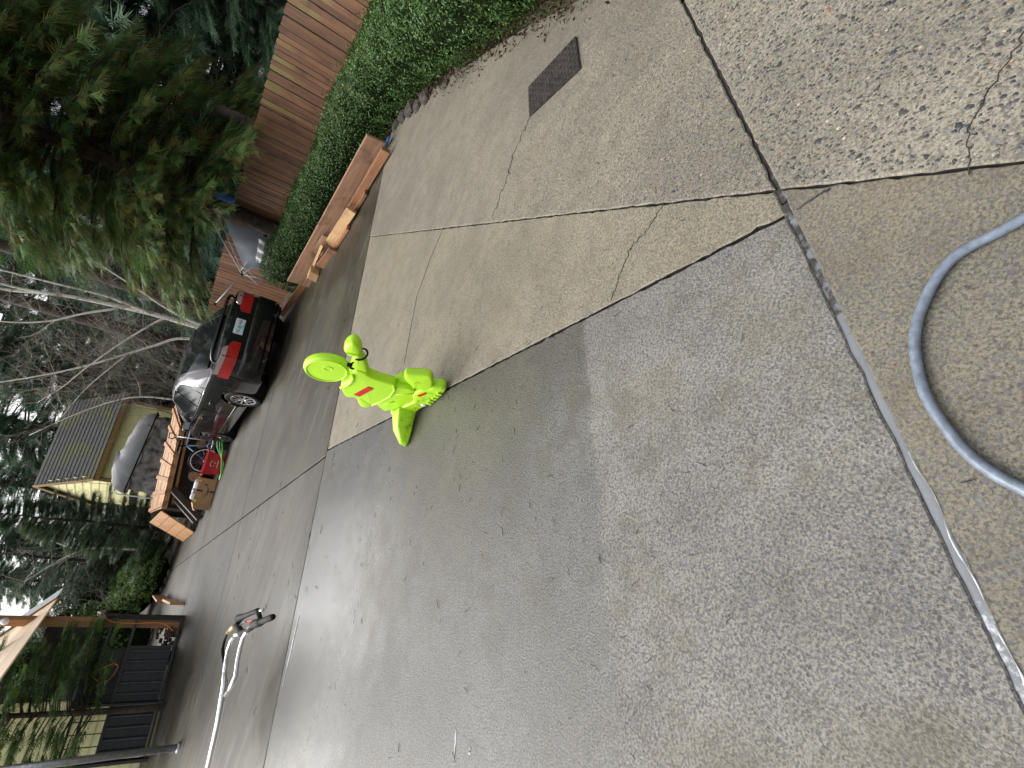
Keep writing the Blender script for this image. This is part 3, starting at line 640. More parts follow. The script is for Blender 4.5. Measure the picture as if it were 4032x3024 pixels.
birch('white multi stemmed birch rising behind the black car', (-1.3, Y, -.2), [
    ([(-1.25, Y, -.3), (-1.3, Y, 1.46), (-1.31, Y, 2.45), (-1.39, Y, 3.42), (-1.51, Y, 4.43), (-1.79, Y, 5.6), (-1.9, Y, 7.2)], .115, .03, .3),
    ([(-1.51, Y, 4.4), (-1.6, Y, 5.0), (-1.63, Y, 5.5), (-1.6, Y, 7.)], .055, .015, .1), ([(-1.31, Y, 2.5), (-1.25, Y, 2.95), (-1.19, Y, 3.4), (-1.2, Y, 3.9), (-1.24, Y, 4.6), (-1.31, Y, 6.)], .06, .02, -.4),
    ([(-1.22, Y, .2), (-1.2, Y, 1.45), (-1.04, Y, 2.2), (-.8, Y, 2.83), (-.56, Y, 3.5), (-.35, Y, 4.1)], .07, .018, -.3), ([(-1.31, Y, 1.94), (-1.38, Y, 2.22), (-2.29, Y, 2.9), (-3.25, Y, 3.49), (-3.83, Y, 3.8), (-4.4, Y, 4.2)], .05, .01, .5),
    ([(-1.42, Y, 3.2), (-1.8, Y, 3.84), (-2.23, Y, 4.46), (-2.52, Y, 5.24), (-2.6, Y, 6.2)], .045, .012, .2)], 51)
birch('thin leaning white birch between the car and the yellow house', (-1.6, 17.3, -.2), [([(-1.6, Y, -.2), (-1.7, Y, 1.5), (-2.12, Y, 2.17), (-2.55, Y, 2.71), (-3.16, Y, 3.51), (-3.6, Y, 4.2), (-3.99, Y, 4.9), (-4.4, Y, 5.8)], .06, .012, .3),
    ([(-2.55, Y, 2.7), (-3., Y, 2.95), (-3.7, Y, 3.3), (-4.6, Y, 3.6)], .03, .008, -.2)], 52)
birch('slender white birch in front of the yellow house wall', (-3.4, 16.7, -.2), [([(-3.35, 16.7, -.2), (-3.43, 16.7, 1.39), (-3.61, 16.6, 2.33), (-4.22, 16.5, 3.2), (-5., 16.4, 4.)], .04, .012, 0.)], 53)
birch('pale slim trunk rising left of the small spruces', (-9.6, 20.3, -.1), [([(-9.5, 20.3, -.1), (-9.55, 20.3, 1.8), (-9.6, 20.2, 2.6), (-9.4, 20.2, 3.3)], .06, .02, 0.), ([(-9.6, 20.2, 2.4), (-10., 20.2, 2.9), (-10.8, 20.2, 3.6)], .03, .01, 0.)], 54)
def bare_brush(label, loc, n, hgt, spread, seedv, sx=1.):
    root = thing('bare_brush', label, 'brush', loc); rg = random.Random(seedv); mb = MB()
    for k in range(n):
        d = Vector((rg.gauss(0, .3), rg.gauss(0, .25), 1)); twigs(mb, (rg.gauss(0, spread)*sx, rg.gauss(0, spread*.5), -.1), d, hgt*rg.uniform(.6, 1.1), rg.uniform(.010, .018), 3, rg)
    mb.build('stems', 'twig_grey', root)
bare_brush('tangle of bare grey brush behind the car left of the birches', (-2.9, 18.8, 0), 34, 3.2, .9, 61)
bare_brush('bare thin branches hanging in front of the yellow house wall', (-4.3, 19.9, 0), 6, 3.6, .9, 62)
bare_brush('bare thin branches standing on the ivy bank', (-12.6, 20.0, .6), 16, 2.6, 1.6, 63)
def deadtrunk(label, loc, h, r, lean=(0, 0)):
    root = thing('old_fir_trunk', label, 'tree', loc); mb = MB()
    mb.tube([(lean[0]*t*h+random.gauss(0, .03), lean[1]*t*h, h*t-.5*(t == 0)) for t in (0, .12, .3, .55, .8, 1)], [r*(1.2-.5*t) for t in (0, .12, .3, .55, .8, 1)], 14); mb.build('trunk', 'bark_brown', root, True)
    rg = random.Random(int(loc[0]*10)); tw = MB()
    for k in range(14 if h > 4 else 2): twigs(tw, (0, 0, rg.uniform(min(2.2, h*.8), h*.9)), (rg.gauss(0, 1), rg.gauss(0, 1), -.1), rg.uniform(.5, 1.4), .012, 1, rg)
    tag(tw.build('branches', 'bark_dark', root), kind='stuff')
deadtrunk('thick brown fir trunk right behind the white birch', (-.82, 18.95, -.2), 9, .2)
deadtrunk('thick dark fir trunk left of the white birch', (-2.28, 20.4, -.2), 9, .2)
deadtrunk('grey broken trunk stub showing over the fence top', (3.3, 11.7, -.7), 2.9, .13, (-.05, 0))
# ------------------------------------------------------------------ materials for built things
wood('fence_cedar', (.25, .12, .058), (.105, .05, .026), 2, moss=.9, rough=.55, dirt=.5)
wood('lumber_warm', (.34, .16, .07), (.17, .075, .035), 1, rough=.5, dirt=.6)
wood('lumber_pale', (.55, .35, .16), (.33, .18, .075), 1, rough=.5, dirt=.5)
wood('lumber_weathered', (.36, .21, .13), (.18, .10, .06), 1, rough=.55, dirt=.75)
wood('shed_wood', (.55, .29, .12), (.28, .13, .05), 1, rough=.5, dirt=.4)
wood('dark_wood', (.10, .075, .055), (.05, .036, .026), 1, rough=.65)
wood('fresh_timber', (.92, .68, .45), (.78, .54, .33), 1, rough=.5, dirt=.1)
wood('post_timber', (.60, .32, .15), (.38, .19, .08), 2, rough=.5, dirt=.2)
plain('yellow_paint', (.95, .88, .45), .6, var=.07, scale=3)
plain('trim_brown', (.30, .17, .055), .6); plain('roof_shingle', (.075, .078, .08), .85, var=.4, scale=12, bump=.8)
def mossroof():
    m, nt, b = newmat('roof_mossy'); P = nd(nt, 'NewGeometry').outputs['Position']
    n = noise(nt, P, .9, 5.); n2 = noise(nt, P, 12., 4.)
    c = mixc(nt, sstep(nt, mth(nt, 'ADD', n, mth(nt, 'MULTIPLY', n2, .3)), .6, .85), ramp(nt, n2, [(.3, (.035, .035, .037)), (.7, (.085, .085, .085))]), (.085, .092, .018))
    nt.links.new(c, b.inputs['Base Color']); b.inputs['Roughness'].default_value = .85; MATS['roof_mossy'] = m
mossroof()
plain('tarp_grey', (.24, .24, .24), .55, var=.12, scale=3); plain('cover_mottled', (.26, .24, .22), .7, var=.6, scale=5, bump=.3)
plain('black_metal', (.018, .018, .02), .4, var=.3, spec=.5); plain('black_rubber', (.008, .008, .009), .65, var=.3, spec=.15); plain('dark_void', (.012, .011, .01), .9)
plain('galvanised', (.42, .44, .46), .35, .85, var=.2, scale=30); plain('chrome', (.60, .61, .62), .18, 1., var=.05)
plain('steel_brown', (.045, .037, .034), .45, .3, var=.45, scale=20); plain('steel_lug', (.13, .11, .10), .3, .6, var=.3, scale=60)
plain('white_plastic', (.75, .76, .78), .4, var=.06); plain('grey_plastic', (.30, .31, .33), .5); plain('hose_blue_grey', (.15, .18, .225), .36, var=.22, scale=45)
plain('red_plastic', (.55, .02, .025), .35, var=.12, scale=5); plain('cardboard', (.42, .25, .12), .75, var=.12, scale=6); plain('print_black', (.02, .02, .022), .6); plain('print_yellow', (.75, .62, .03), .6); plain('print_white', (.8, .8, .8), .6)
plain('bike_blue', (.10, .22, .33), .3, .2, coat=.5); plain('cord_orange', (.80, .30, .04), .45); plain('hose_green', (.25, .70, .18), .35); plain('blue_tarp', (.03, .16, .55), .45); plain('canopy_grey', (.42, .46, .52), .5, var=.1, scale=2)
plain('paver_grey', (.30, .29, .27), .8, var=.3); plain('stone', (.06, .05, .035), .8, var=.5, scale=12, bump=.8); plain('log_end', (.30, .17, .09), .8, var=.4, scale=20); plain('leaf_litter', (.10, .055, .03), .8, var=.6, scale=30)
def safety():
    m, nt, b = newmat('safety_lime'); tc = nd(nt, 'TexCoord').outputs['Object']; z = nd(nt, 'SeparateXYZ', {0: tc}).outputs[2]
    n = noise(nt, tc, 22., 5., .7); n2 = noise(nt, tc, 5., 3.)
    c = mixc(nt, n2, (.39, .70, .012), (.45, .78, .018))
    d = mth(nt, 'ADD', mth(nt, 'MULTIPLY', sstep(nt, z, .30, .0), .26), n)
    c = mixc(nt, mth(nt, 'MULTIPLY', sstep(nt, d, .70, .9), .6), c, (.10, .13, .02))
    nt.links.new(c, b.inputs['Base Color']); b.inputs['Roughness'].default_value = .45; b.inputs['Subsurface Weight'].default_value = 0.
    MATS['safety_lime'] = m
safety()
plain('reflector_red', (.55, .004, .006), .35, var=.15, scale=40, spec=.2)
def carpaint():
    m, nt, b = newmat('car_black'); b.inputs['Base Color'].default_value = (.004, .004, .005, 1); b.inputs['Roughness'].default_value = .5; b.inputs['Specular IOR Level'].default_value = .1
    b.inputs['Coat Weight'].default_value = 1.; b.inputs['Coat Roughness'].default_value = .04
    tc = nd(nt, 'TexCoord').outputs['Object']
    nt.links.new(ramp(nt, noise(nt, tc, 60., 4.), [(.4, .02), (.75, .12)]), b.inputs['Coat Roughness']); MATS['car_black'] = m
    m, nt, b = newmat('car_glass'); b.inputs['Base Color'].default_value = (.01, .012, .012, 1); b.inputs['Roughness'].default_value = .06; b.inputs['Specular IOR Level'].default_value = .3; MATS['car_glass'] = m
    m, nt, b = newmat('lamp_red'); b.inputs['Base Color'].default_value = (.38, .006, .01, 1); b.inputs['Roughness'].default_value = .15; b.inputs['Coat Weight'].default_value = 1.; MATS['lamp_red'] = m
    m, nt, b = newmat('lamp_clear'); b.inputs['Base Color'].default_value = (.32, .24, .22, 1); b.inputs['Roughness'].default_value = .15; b.inputs['Coat Weight'].default_value = 1.; MATS['lamp_clear'] = m
carpaint()

# ------------------------------------------------------------------ fence
fa, fb = Vector((4.75, 5.6)), Vector((-1.9, 20.1)); fdir = (fb-fa).normalized(); fn_ = Vector((fdir.y, -fdir.x))
def ftop(p):   # top follows the falling ground
    t = (p-fa).length; return 1.68-.0305*t
fence = thing('wooden_fence', 'tall weathered cedar board fence running behind the hedge', 'fence', (fa.x, fa.y, -.6))
bw = .098; nb = int((fb-fa).length/bw); meshes = []
for v in range(3):
    mb = MB(); w2 = .046; h = 1.85; c = .022
    pts = [(-w2, 0, 0), (w2, 0, 0), (w2, 0, h-c), (w2-c, 0, h), (-w2+c, 0, h), (-w2, 0, h-c)]
    mb.prism(pts, (0, -.009, 0), (0, .009, 0)); o_ = mb.build('board', 'fence_cedar'); meshes.append(o_.data); bpy.data.objects.remove(o_)
ang = math.atan2(fdir.y, fdir.x)
for k in range(-6, nb):
    p = fa+fdir*(k*bw); o_ = bpy.data.objects.new('board', meshes[k % 3]); COL.objects.link(o_); o_.parent = fence
    o_.location = (p.x-fa.x-fn_.x*.01*(k % 2)*.6, p.y-fa.y-fn_.y*.01*(k % 2)*.6, ftop(p)-1.85+.6+random.uniform(-.012, .012)); o_.rotation_euler = (0, random.gauss(0, .006), ang)
for z in (.25, .95, 1.5):
    mb = MB(); a, b = fa-fdir*.8+fn_*.03, fb+fn_*.03; mb.beam((a.x, a.y, ftop(a)-1.85+z), (b.x, b.y, ftop(b)-1.85+z), .04, .09); mb.build('rail', 'dark_wood', fence, world=True)
for k in range(0, 8):
    p = fa+fdir*(k*2.3)+fn_*.09; mb = MB(); mb.box((p.x, p.y, ftop(p)-.95), (.09, .09, 1.85), ang); mb.build('post', 'dark_wood', fence, world=True)

# ------------------------------------------------------------------ collapsed canopy between hedge and fence
cv = thing('collapsed_canopy', 'collapsed pop-up canopy with white poles and grey cloth behind the hedge', 'canopy', (1.0, 13., -.3))
mb = MB()
def sheet(mb, c00, c10, c11, c01, n=10, sag=.06, th=.006, fold=.012):
    A, B, Cc, D = map(Vector, (c00, c10, c11, c01)); nn = (B-A).cross(D-A).normalized(); V1 = []
    for i in range(n+1):
        for j in range(n+1):
            u, v = i/n, j/n; p = (A*(1-u)+B*u)*(1-v)+(D*(1-u)+Cc*u)*v
            V1.append(p+nn*(-sag*math.sin(math.pi*u)*math.sin(math.pi*v)+fold*math.sin(u*17+v*5)))
    o0 = len(V1); V2 = [p-nn*th for p in V1]; F = []
    for i in range(n):
        for j in range(n):
            q = (i*(n+1)+j, (i+1)*(n+1)+j, (i+1)*(n+1)+j+1, i*(n+1)+j+1); F.append(q); F.append(tuple(x+o0 for x in q[::-1]))
    mb.add(V1+V2, F)
sheet(mb, (1.41, 12.95, 1.57), (.52, 13., .88), (.72, 12.9, .42), (1.45, 12.85, .45), sag=-.12); mb.build('cloth', 'canopy_grey', cv, True, True)
mb = MB(); sheet(mb, (1.86, 12.8, 1.88), (1.95, 12.8, .35), (1.76, 12.85, .35), (1.70, 12.95, 1.80), sag=.05); mb.build('side_cloth', 'blue_tarp', cv, True, True)
mb = MB(); sheet(mb, (1.68, 12.9, 1.75), (1.74, 12.85, .35), (1.45, 12.85, .4), (1.43, 12.95, 1.5), sag=.05); mb.build('cloth', 'canopy_grey', cv, True, True)
for a, b, r in (((.40, 12.99, .9), (-.41, 12.99, 1.21), .018), ((.40, 12.99, .9), (1.25, 13.0, 1.75), .010), ((.50, 12.99, .95), (1.35, 13.0, 1.62), .010), ((.40, 12.98, .9), (.95, 12.9, .55), .012), ((.45, 12.97, .95), (1.4, 12.85, .72), .012), ((.40, 12.99, .88), (.48, 12.95, .3), .010), ((.48, 12.95, .92), (.30, 12.9, .55), .009), ((.56, 12.95, .98), (.4, 12.9, .5), .009), ((1.38, 12.86, .72), (1.62, 12.86, .95), .010), ((1.15, 13.02, 1.55), (1.3, 13.02, 1.85), .010)):
    mb = MB(); mb.tube([a, b], r, 6); mb.build('pole', 'white_plastic', cv, True, True)
mb = MB()
for p in ((.40, 12.99, .9), (.47, 12.98, .93), (1.38, 12.86, .72), (-.41, 12.99, 1.21)): mb.box(p, (.05, .05, .05), .3, .008)
mb.build('joint', 'black_rubber', cv, False, True)
sh = MB(); sheet(sh, (.75, 12.75, .75), (1.25, 12.7, .82), (1.2, 12.6, .35), (.8, 12.6, .3), sag=.1, fold=.03); tag(sh.build('plastic_sack', 'white_plastic', smooth=True), 'crumpled white plastic sack under the collapsed canopy', 'sack')

# ------------------------------------------------------------------ timber beside the hedge
def plank(label, a, b, wd, th, mat_, roll=0., group='loose timber along the hedge', bev=.003):
    a, b, d, u, v, L = frame_pts(a, b); o_ = MB(); o_.box((0, 0, 0), (wd, L, th), 0, bev); ob = o_.build('timber_plank', mat_)
    Mx = Matrix((u, d, v)).transposed().to_4x4(); Mx.translation = (a+b)/2; ob.matrix_world = Mx @ Matrix.Rotation(roll, 4, 'Y'); tag(ob, label, 'plank', group); return ob
plank('long wide board leaning on edge against the hedge', (2.42, 6.86, .21), (.48, 9.72, .23), .26, .035, 'lumber_weathered', R(78))
plank('long rusty brown beam lying at the foot of the wide board', (2.30, 6.72, .085), (1.40, 8.2, .07), .06, .11, 'lumber_warm')
plank('low dark edging timber running on from the boards to the car', (.62, 9.75, .05), (-.15, 11.6, .05), .07, .11, 'lumber_warm')
plank('brown timber lying behind the short pale planks', (1.42, 8.15, .05), (.5, 9.72, .05), .07, .10, 'lumber_weathered')
plank('mossy yellow plank lying on edge in the timber pile', (1.60, 7.55, .10), (1.16, 8.42, .10), .045, .14, 'lumber_pale', .25)
plank('orange plank poking out right of the mossy yellow plank', (1.86, 7.32, .035), (1.55, 7.82, .035), .09, .04, 'lumber_warm')
plank('orange plank under the mossy yellow plank', (1.40, 7.78, .03), (1.02, 8.5, .03), .10, .04, 'lumber_warm')
plank('short pale offcut lying aslant on top of the timber pile', (1.12, 8.38, .19), (.84, 8.98, .13), .09, .04, 'lumber_pale', .3)
plank('short brown offcut below the pale one', (1.08, 8.22, .06), (.82, 8.82, .06), .05, .12, 'lumber_warm')
plank('grey sawn block standing at the end of the timber pile', (1.25, 8.42, .17), (1.05, 8.75, .17), .04, .12, 'lumber_weathered')
mb = MB(); mb.prism([(.02, -.05, 0), (.12, .03, 0), (.02, .13, 0), (-.09, .10, 0), (-.10, -.02, 0)], (0, 0, 0), (.02, .02, .14)); o_ = mb.build('split_log', 'lumber_pale'); o_.location = (.66, 9.05, .01); tag(o_, 'split firewood chunk with striped grain at the near end of the timber', 'log')
mb = MB(); mb.box((0, 0, .03), (.07, .16, .02), .5, .004); o_ = mb.build('blue_board', 'blue_tarp'); o_.location = (2.50, 7.02, .02); tag(o_, 'scrap of blue board under the right end of the wide plank', 'board')
for k, (x, y, s) in enumerate(((2.78, 5.9, .11), (2.76, 6.15, .09), (2.80, 6.42, .12), (2.78, 6.72, .10), (2.74, 6.98, .08), (2.72, 5.3, .06), (-8.9, 17.6, .12), (-9.3, 17.9, .12), (-9.75, 18.25, .13))):
    bm = bmesh.new(); bmesh.ops.create_icosphere(bm, subdivisions=2, radius=s)
    for q in bm.verts: q.co *= 1+random.uniform(-.13, .13); q.co.z *= .65
    me = bpy.data.meshes.new('edging_stone'); bm.to_mesh(me); bm.free(); me.materials.append(MATS['stone']); o_ = bpy.data.objects.new('edging_stone', me); COL.objects.link(o_); o_.location = (x, y, s*.12)
    tag(o_, ('rough edging stone at the foot of the hedge beyond the timber' if k < 6 else 'dark edging stone below the round shrub'), 'stone', 'edging stones under the hedge' if k < 6 else 'edging stones under the round shrub')

# ------------------------------------------------------------------ steel cover plate let into the concrete
pc = [Vector((1.98, 3.25, 0)), Vector((2.16, 2.81, 0)), Vector((1.88, 2.62, 0)), Vector((1.72, 3.08, 0))]
pl = thing('cover_plate', 'dark steel tread plate let into the concrete near the hedge', 'cover plate', (1.93, 2.94, 0))
mb = MB(); mb.prism([p+Vector((0, 0, .004)) for p in pc], (0, 0, 0), (0, 0, .012)); mb.build('plate', 'steel_brown', pl, world=True)
mb = MB()
for i in range(17):
    for j in range(10):
        u, v = (i+.5)/17, (j+.5)/10; p = (pc[0]*(1-u)+pc[1]*u)*(1-v)+(pc[3]*(1-u)+pc[2]*u)*v; a = R(20) if (i+j) % 2 else R(-65)
        mb.box((p.x, p.y, .0175), (.020, .007, .003), a)
tag(mb.build('tread_lugs', 'steel_lug', pl, world=True), kind='stuff')

# ------------------------------------------------------------------ hose in front of the viewer
hp = curve_pts([(1.02, .02, .012), (.86, .27, .012), (.70, .44, .012), (.62, .535, .012), (.52, .565, .012), (.41, .56, .012), (.29, .51, .012), (.20, .435, .012), (.15, .37, .012), (.12, .29, .012), (.06, .08, .012)], 8)
mb = MB(); mb.tube([p+Vector((0, 0, .002)) for p in hp], .0118, 14); tag(mb.build('garden_hose', 'hose_blue_grey', smooth=True), 'smooth grey blue hose curving across the near concrete', 'hose')

# ------------------------------------------------------------------ lime child shaped safety figure
FD = Vector((-.55, .835, 0)).normalized(); FNn = Vector((-FD.y, FD.x, 0))      # FNn points to the viewer's side
fig = thing('safety_figure', 'lime green plastic child shaped caution figure waving on the driveway', 'safety figure', (-.295, 3.2, 0))
def sw(s, z, w_): return FD*s+FNn*w_+Vector((0, 0, z))
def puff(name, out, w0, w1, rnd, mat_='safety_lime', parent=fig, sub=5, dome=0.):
    Q = [Vector((a, b, 0)) for a, b in out]; n = len(Q)
    if sub > 1:
        P2 = []
        for i in range(n):
            a, b, c, d = Q[i-1], Q[i], Q[(i+1) % n], Q[(i+2) % n]
            for k in range(sub):
                t = k/sub; P2.append(.5*((2*b)+(c-a)*t*.85+(2*a-5*b+4*c-d)*t*t*.85+(3*b-a-3*c+d)*t**3*.85) if False else b.lerp(c, t))
        for _ in range(3): P2 = [(P2[i-1]+P2[i]*2+P2[(i+1) % len(P2)])/4 for i in range(len(P2))]
        Q = P2; n = len(Q)
    area = sum(Q[i].x*Q[(i+1) % n].y-Q[(i+1) % n].x*Q[i].y for i in range(n)); sg = 1 if area > 0 else -1
    nr = []
    for i in range(n):
        d = (Q[(i+1) % n]-Q[i-1]).normalized(); nr.append(Vector((-d.y, d.x, 0))*sg)
    rings = []
    prof = [(rnd, 0.), (rnd*.35, .35*rnd), (0, rnd), (0, -rnd), (rnd*.35, -.35*rnd), (rnd, 0.)]
    ws = [w0, w0+.35*rnd, w0+rnd, w1-rnd, w1-.35*rnd, w1]
    vs = []
    for (ins, _), wv in zip(prof, ws): vs += [sw((Q[i]+nr[i]*ins).x, (Q[i]+nr[i]*ins).y, wv) for i in range(n)]
    ca = sum(Q, Vector())/n; vs += [sw(ca.x, ca.y, w0), sw(ca.x, ca.y, w1)]; fs = [(6*n, (i+1) % n, i) for i in range(n)]+[(6*n+1, 5*n+i, 5*n+(i+1) % n) for i in range(n)]
    for r_ in range(5): fs += [(r_*n+i, r_*n+(i+1) % n, (r_+1)*n+(i+1) % n, (r_+1)*n+i) for i in range(n)]
    mb = MB(); mb.add(vs, fs)
    bm_o = mb.build(name, mat_, parent, True, False, 24); bm_o.modifiers.new('normals', 'WEIGHTED_NORMAL').weight = 100
    return bm_o
ell = lambda cs, cz, rs, rz_, n=28: [(cs+rs*math.cos(2*math.pi*k/n), cz+rz_*math.sin(2*math.pi*k/n)) for k in range(n)]
head = puff('head', ell(-.062, .712, .150, .133), -.026, .022, .014, sub=1)
mb = MB(); mb.tube([sw(-.062+.132*math.cos(t), .712+.116*math.sin(t), .022) for t in [2*math.pi*k/32 for k in range(32)]], .006, 8, closed=True); mb.build('rim', 'safety_lime', head, True)
mb = MB(); mb.lathe([(.001, -.006), (.02, -.006), (.022, .002), (.025, .003), (.026, 0)], sw(-.098, .716, .0225), FNn, 20); mb.build('recess', 'safety_lime', head, True)
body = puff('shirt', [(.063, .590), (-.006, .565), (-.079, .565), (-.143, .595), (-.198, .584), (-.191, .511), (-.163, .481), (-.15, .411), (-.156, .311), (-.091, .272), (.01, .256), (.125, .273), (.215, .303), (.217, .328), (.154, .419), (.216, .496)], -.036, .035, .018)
puff('neck', [(-.10, .64), (.0, .63), (.02, .55), (-.12, .55)], -.028, .016, .010)
mb = MB(); mb.tube([sw(s, z, .036) for s, z in ((.075, .574), (.02, .553), (-.04, .548), (-.10, .560), (-.135, .580))], .011, 8); mb.build('collar', 'safety_lime', body, True)
mb = MB(); mb.tube([sw(s, z, .035) for s, z in ((-.15, .320), (-.09, .284), (.01, .268), (.12, .285), (.205, .312))], .007, 8); mb.build('hem', 'safety_lime', body, True)
arm = puff('arm', [(-.079, .57), (-.162, .622), (-.224, .628), (-.31, .645), (-.36, .625), (-.322, .58), (-.254, .539), (-.175, .495), (-.11, .51)], -.030, .027, .016)
hand = puff('hand', [(-.373, .724), (-.429, .725), (-.462, .706), (-.460, .673), (-.423, .640), (-.366, .617), (-.331, .612), (-.310, .642), (-.310, .680), (-.333, .708)], -.045, .032, .022)
mb = MB(); mb.prism([sw(*p, .028) for p in ((-.350, .700), (-.342, .640), (-.362, .636))], (0, 0, 0), FNn*.008); mb.build('finger_groove', 'safety_lime', hand)
puff('back_arm', [(.187, .455), (.234, .406), (.28, .385), (.323, .345), (.31, .304), (.275, .289), (.216, .305), (.201, .338), (.143, .423)], -.035, .02, .018)
shorts = puff('shorts', [(.201, .295), (.277, .196), (.257, .172), (.148, .12), (.015, .096), (-.095, .128), (-.149, .19), (-.122, .284), (-.086, .290), (.016, .275), (.131, .292)], -.036, .028, .016)
mb = MB(); mb.beam(sw(.16, .245, .029), sw(.08, .215, .029), .008, .008); mb.tube([sw(s, z, .028) for s, z in ((-.02, .255), (-.06, .20), (-.10, .16))], .006, 6); mb.build('pocket_seam', 'safety_lime', shorts, True)
shoe = puff('raised_shoe', [(-.273, .31), (-.298, .309), (-.334, .24), (-.371, .172), (-.312, .128), (-.228, .088), (-.197, .112), (-.164, .158), (-.138, .185), (-.173, .214), (-.218, .28)], -.035, .026, .016)
mb = MB(); mb.lathe([(.001, -.003), (.010, -.003), (.014, .002), (.017, .001)], sw(-.235, .205, .027), FNn, 16); mb.build('recess', 'safety_lime', shoe, True)
puff('back_leg', [(-.08, .30), (-.16, .29), (-.20, .25), (-.16, .17), (-.08, .16)], -.075, -.01, .018)
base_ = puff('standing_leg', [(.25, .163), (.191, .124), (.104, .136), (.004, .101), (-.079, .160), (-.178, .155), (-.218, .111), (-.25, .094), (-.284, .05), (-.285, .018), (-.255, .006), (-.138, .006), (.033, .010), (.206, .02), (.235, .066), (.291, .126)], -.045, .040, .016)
for k in range(5):
    s = -.06-.04*k; mb = MB(); mb.box(None, (.022, .02, .03), M=Matrix.Translation(sw(s, .022+.003*k, .042)) @ Matrix.Rotation(math.atan2(FD.y, FD.x), 4, 'Z')); mb.build('sole_lug', 'safety_lime', base_)
mb = MB(); mb.lathe([(.001, .004), (.017, .004), (.019, 0), (.019, -.004)], sw(-.005, .035, .041), FNn, 18); mb.build('button', 'white_plastic', base_, True)
# wedge shaped prop leg out to the side
rt = [sw(.13, .15, .03), sw(.24, .155, .03), sw(.26, .02, .03), sw(.12, .02, .03)]; md = [sw(.18, .125, .15), sw(.27, .120, .15), sw(.30, .008, .15), sw(.19, .008, .15)]; tp = [sw(.245, .06, .235), sw(.275, .06, .24), sw(.295, .006, .245), sw(.235, .006, .235)]
mb = MB(); mb.add(rt+md+tp, [(3, 2, 1, 0), (8, 9, 10, 11)]+[(k*4+i, k*4+(i+1) % 4, k*4+4+(i+1) % 4, k*4+4+i) for k in range(2) for i in range(4)]); po = mb.build('prop_leg', 'safety_lime', fig)
bv = po.modifiers.new('bevel', 'BEVEL'); bv.width = .012; bv.segments = 3; po.data.shade_smooth()
mb = MB(); mb.prism([sw(s, z, .0365) for s, z in ((.114, .473), (-.037, .442), (-.032, .402), (.12, .432))], (0, 0, 0), FNn*.004); mb.build('reflector', 'reflector_red', fig)
mb = MB(); mb.prism([sw(s, z, .0415) for s, z in ((-.115, .136), (-.178, .118), (-.176, .100), (-.113, .116))], (0, 0, 0), FNn*.004); mb.build('reflector', 'reflector_red', fig)
mb = MB(); cs_, cz_ = -.335, .60
ring = [Vector(sw(-.322, .606, -.004))+FD*(.0)+(FNn*(math.cos(t)*.038))+(Vector((0, 0, 1))*.045+FD*.045).normalized()*math.sin(t)*.040 for t in [2*math.pi*k/24 for k in range(24)]]
mb.tube(ring, .006, 6, closed=True); mb.tube([sw(-.305, .635, .05), sw(-.285, .655, .07), sw(-.275, .640, .075), sw(-.265, .618, .07)], .006, 6); mb.box(sw(-.287, .650, .065), (.022, .022, .03), .4, .005)
mb.build('strap', 'black_rubber', fig, True)
# ------------------------------------------------------------------ black saloon car
def text_mesh(name, body, size, mat_, parent, M_, ext=.0008, sx=1.):
    cu = bpy.data.curves.new(name, 'FONT'); cu.body = body; cu.size = size; cu.extrude = ext; cu.align_x = 'CENTER'; cu.align_y = 'CENTER'
    t = bpy.data.objects.new(name, cu); COL.objects.link(t); dg = bpy.context.evaluated_depsgraph_get(); me = bpy.data.meshes.new_from_object(t.evaluated_get(dg)); bpy.data.objects.remove(t)
    me.materials.clear(); me.materials.append(MATS[mat_]); me.transform(M_ @ Matrix.Scale(sx, 4, (1, 0, 0))); o = bpy.data.objects.new(name, me); COL.objects.link(o); o.parent = parent; return o
car = thing('parked_car', 'shiny black saloon car parked facing the wooden lean-to', 'car', (-1.138, 11.061, 0), .534)
ip = lambda y, T: float(np.interp(y, [t[0] for t in T], [t[1] for t in T]))
HW = [(-1.10, .60), (-1.06, .70), (-.98, .785), (-.8, .85), (-.4, .893), (0, .905), (1.2, .905), (2.6, .90), (3.1, .87), (3.45, .80), (3.6, .70), (3.70, .56)]
DK = [(-1.10, .93), (-1.06, .985), (-.95, 1.0), (-.3, 1.005), (.3, 1.0), (1.2, .985), (2.4, .975), (2.9, .90), (3.4, .78), (3.6, .70), (3.70, .58)]   # deck and bonnet height
BL = [(-1.10, .90), (-1.0, .94), (0, .945), (1.5, .925), (2.5, .89), (3.2, .78), (3.6, .64), (3.70, .54)]                                       # shoulder line
ST = sorted(set([-1.10, -1.08, -1.06, -1.02, -.98, -.9, 3.45, 3.52, 3.6, 3.66, 3.70]+[round(-.85+.05*k, 3) for k in range(86)]))
WR = .372
def side_col(y):
    hw = ip(y, HW); bz = ip(y, BL); zs = .19 if -.9 < y < 3.3 else .24
    zz = [zs, .26, .33, .40, .47, .54, .61, .68, .75, bz-.06, bz]; out = []
    for z in zz:
        t = (z-.5)/.45; x = hw*(1-.035*t*t-(.03 if z < .25 else 0)); out.append((x, min(z, bz)))
    out += [(hw*.955, bz+(ip(y, DK)-bz)*.55), (hw*.86, ip(y, DK)-.012), (hw*.5, ip(y, DK)+.006), (0., ip(y, DK)+.012)]; return out
mb = MB(); cols = [side_col(y) for y in ST]; K = len(cols[0])
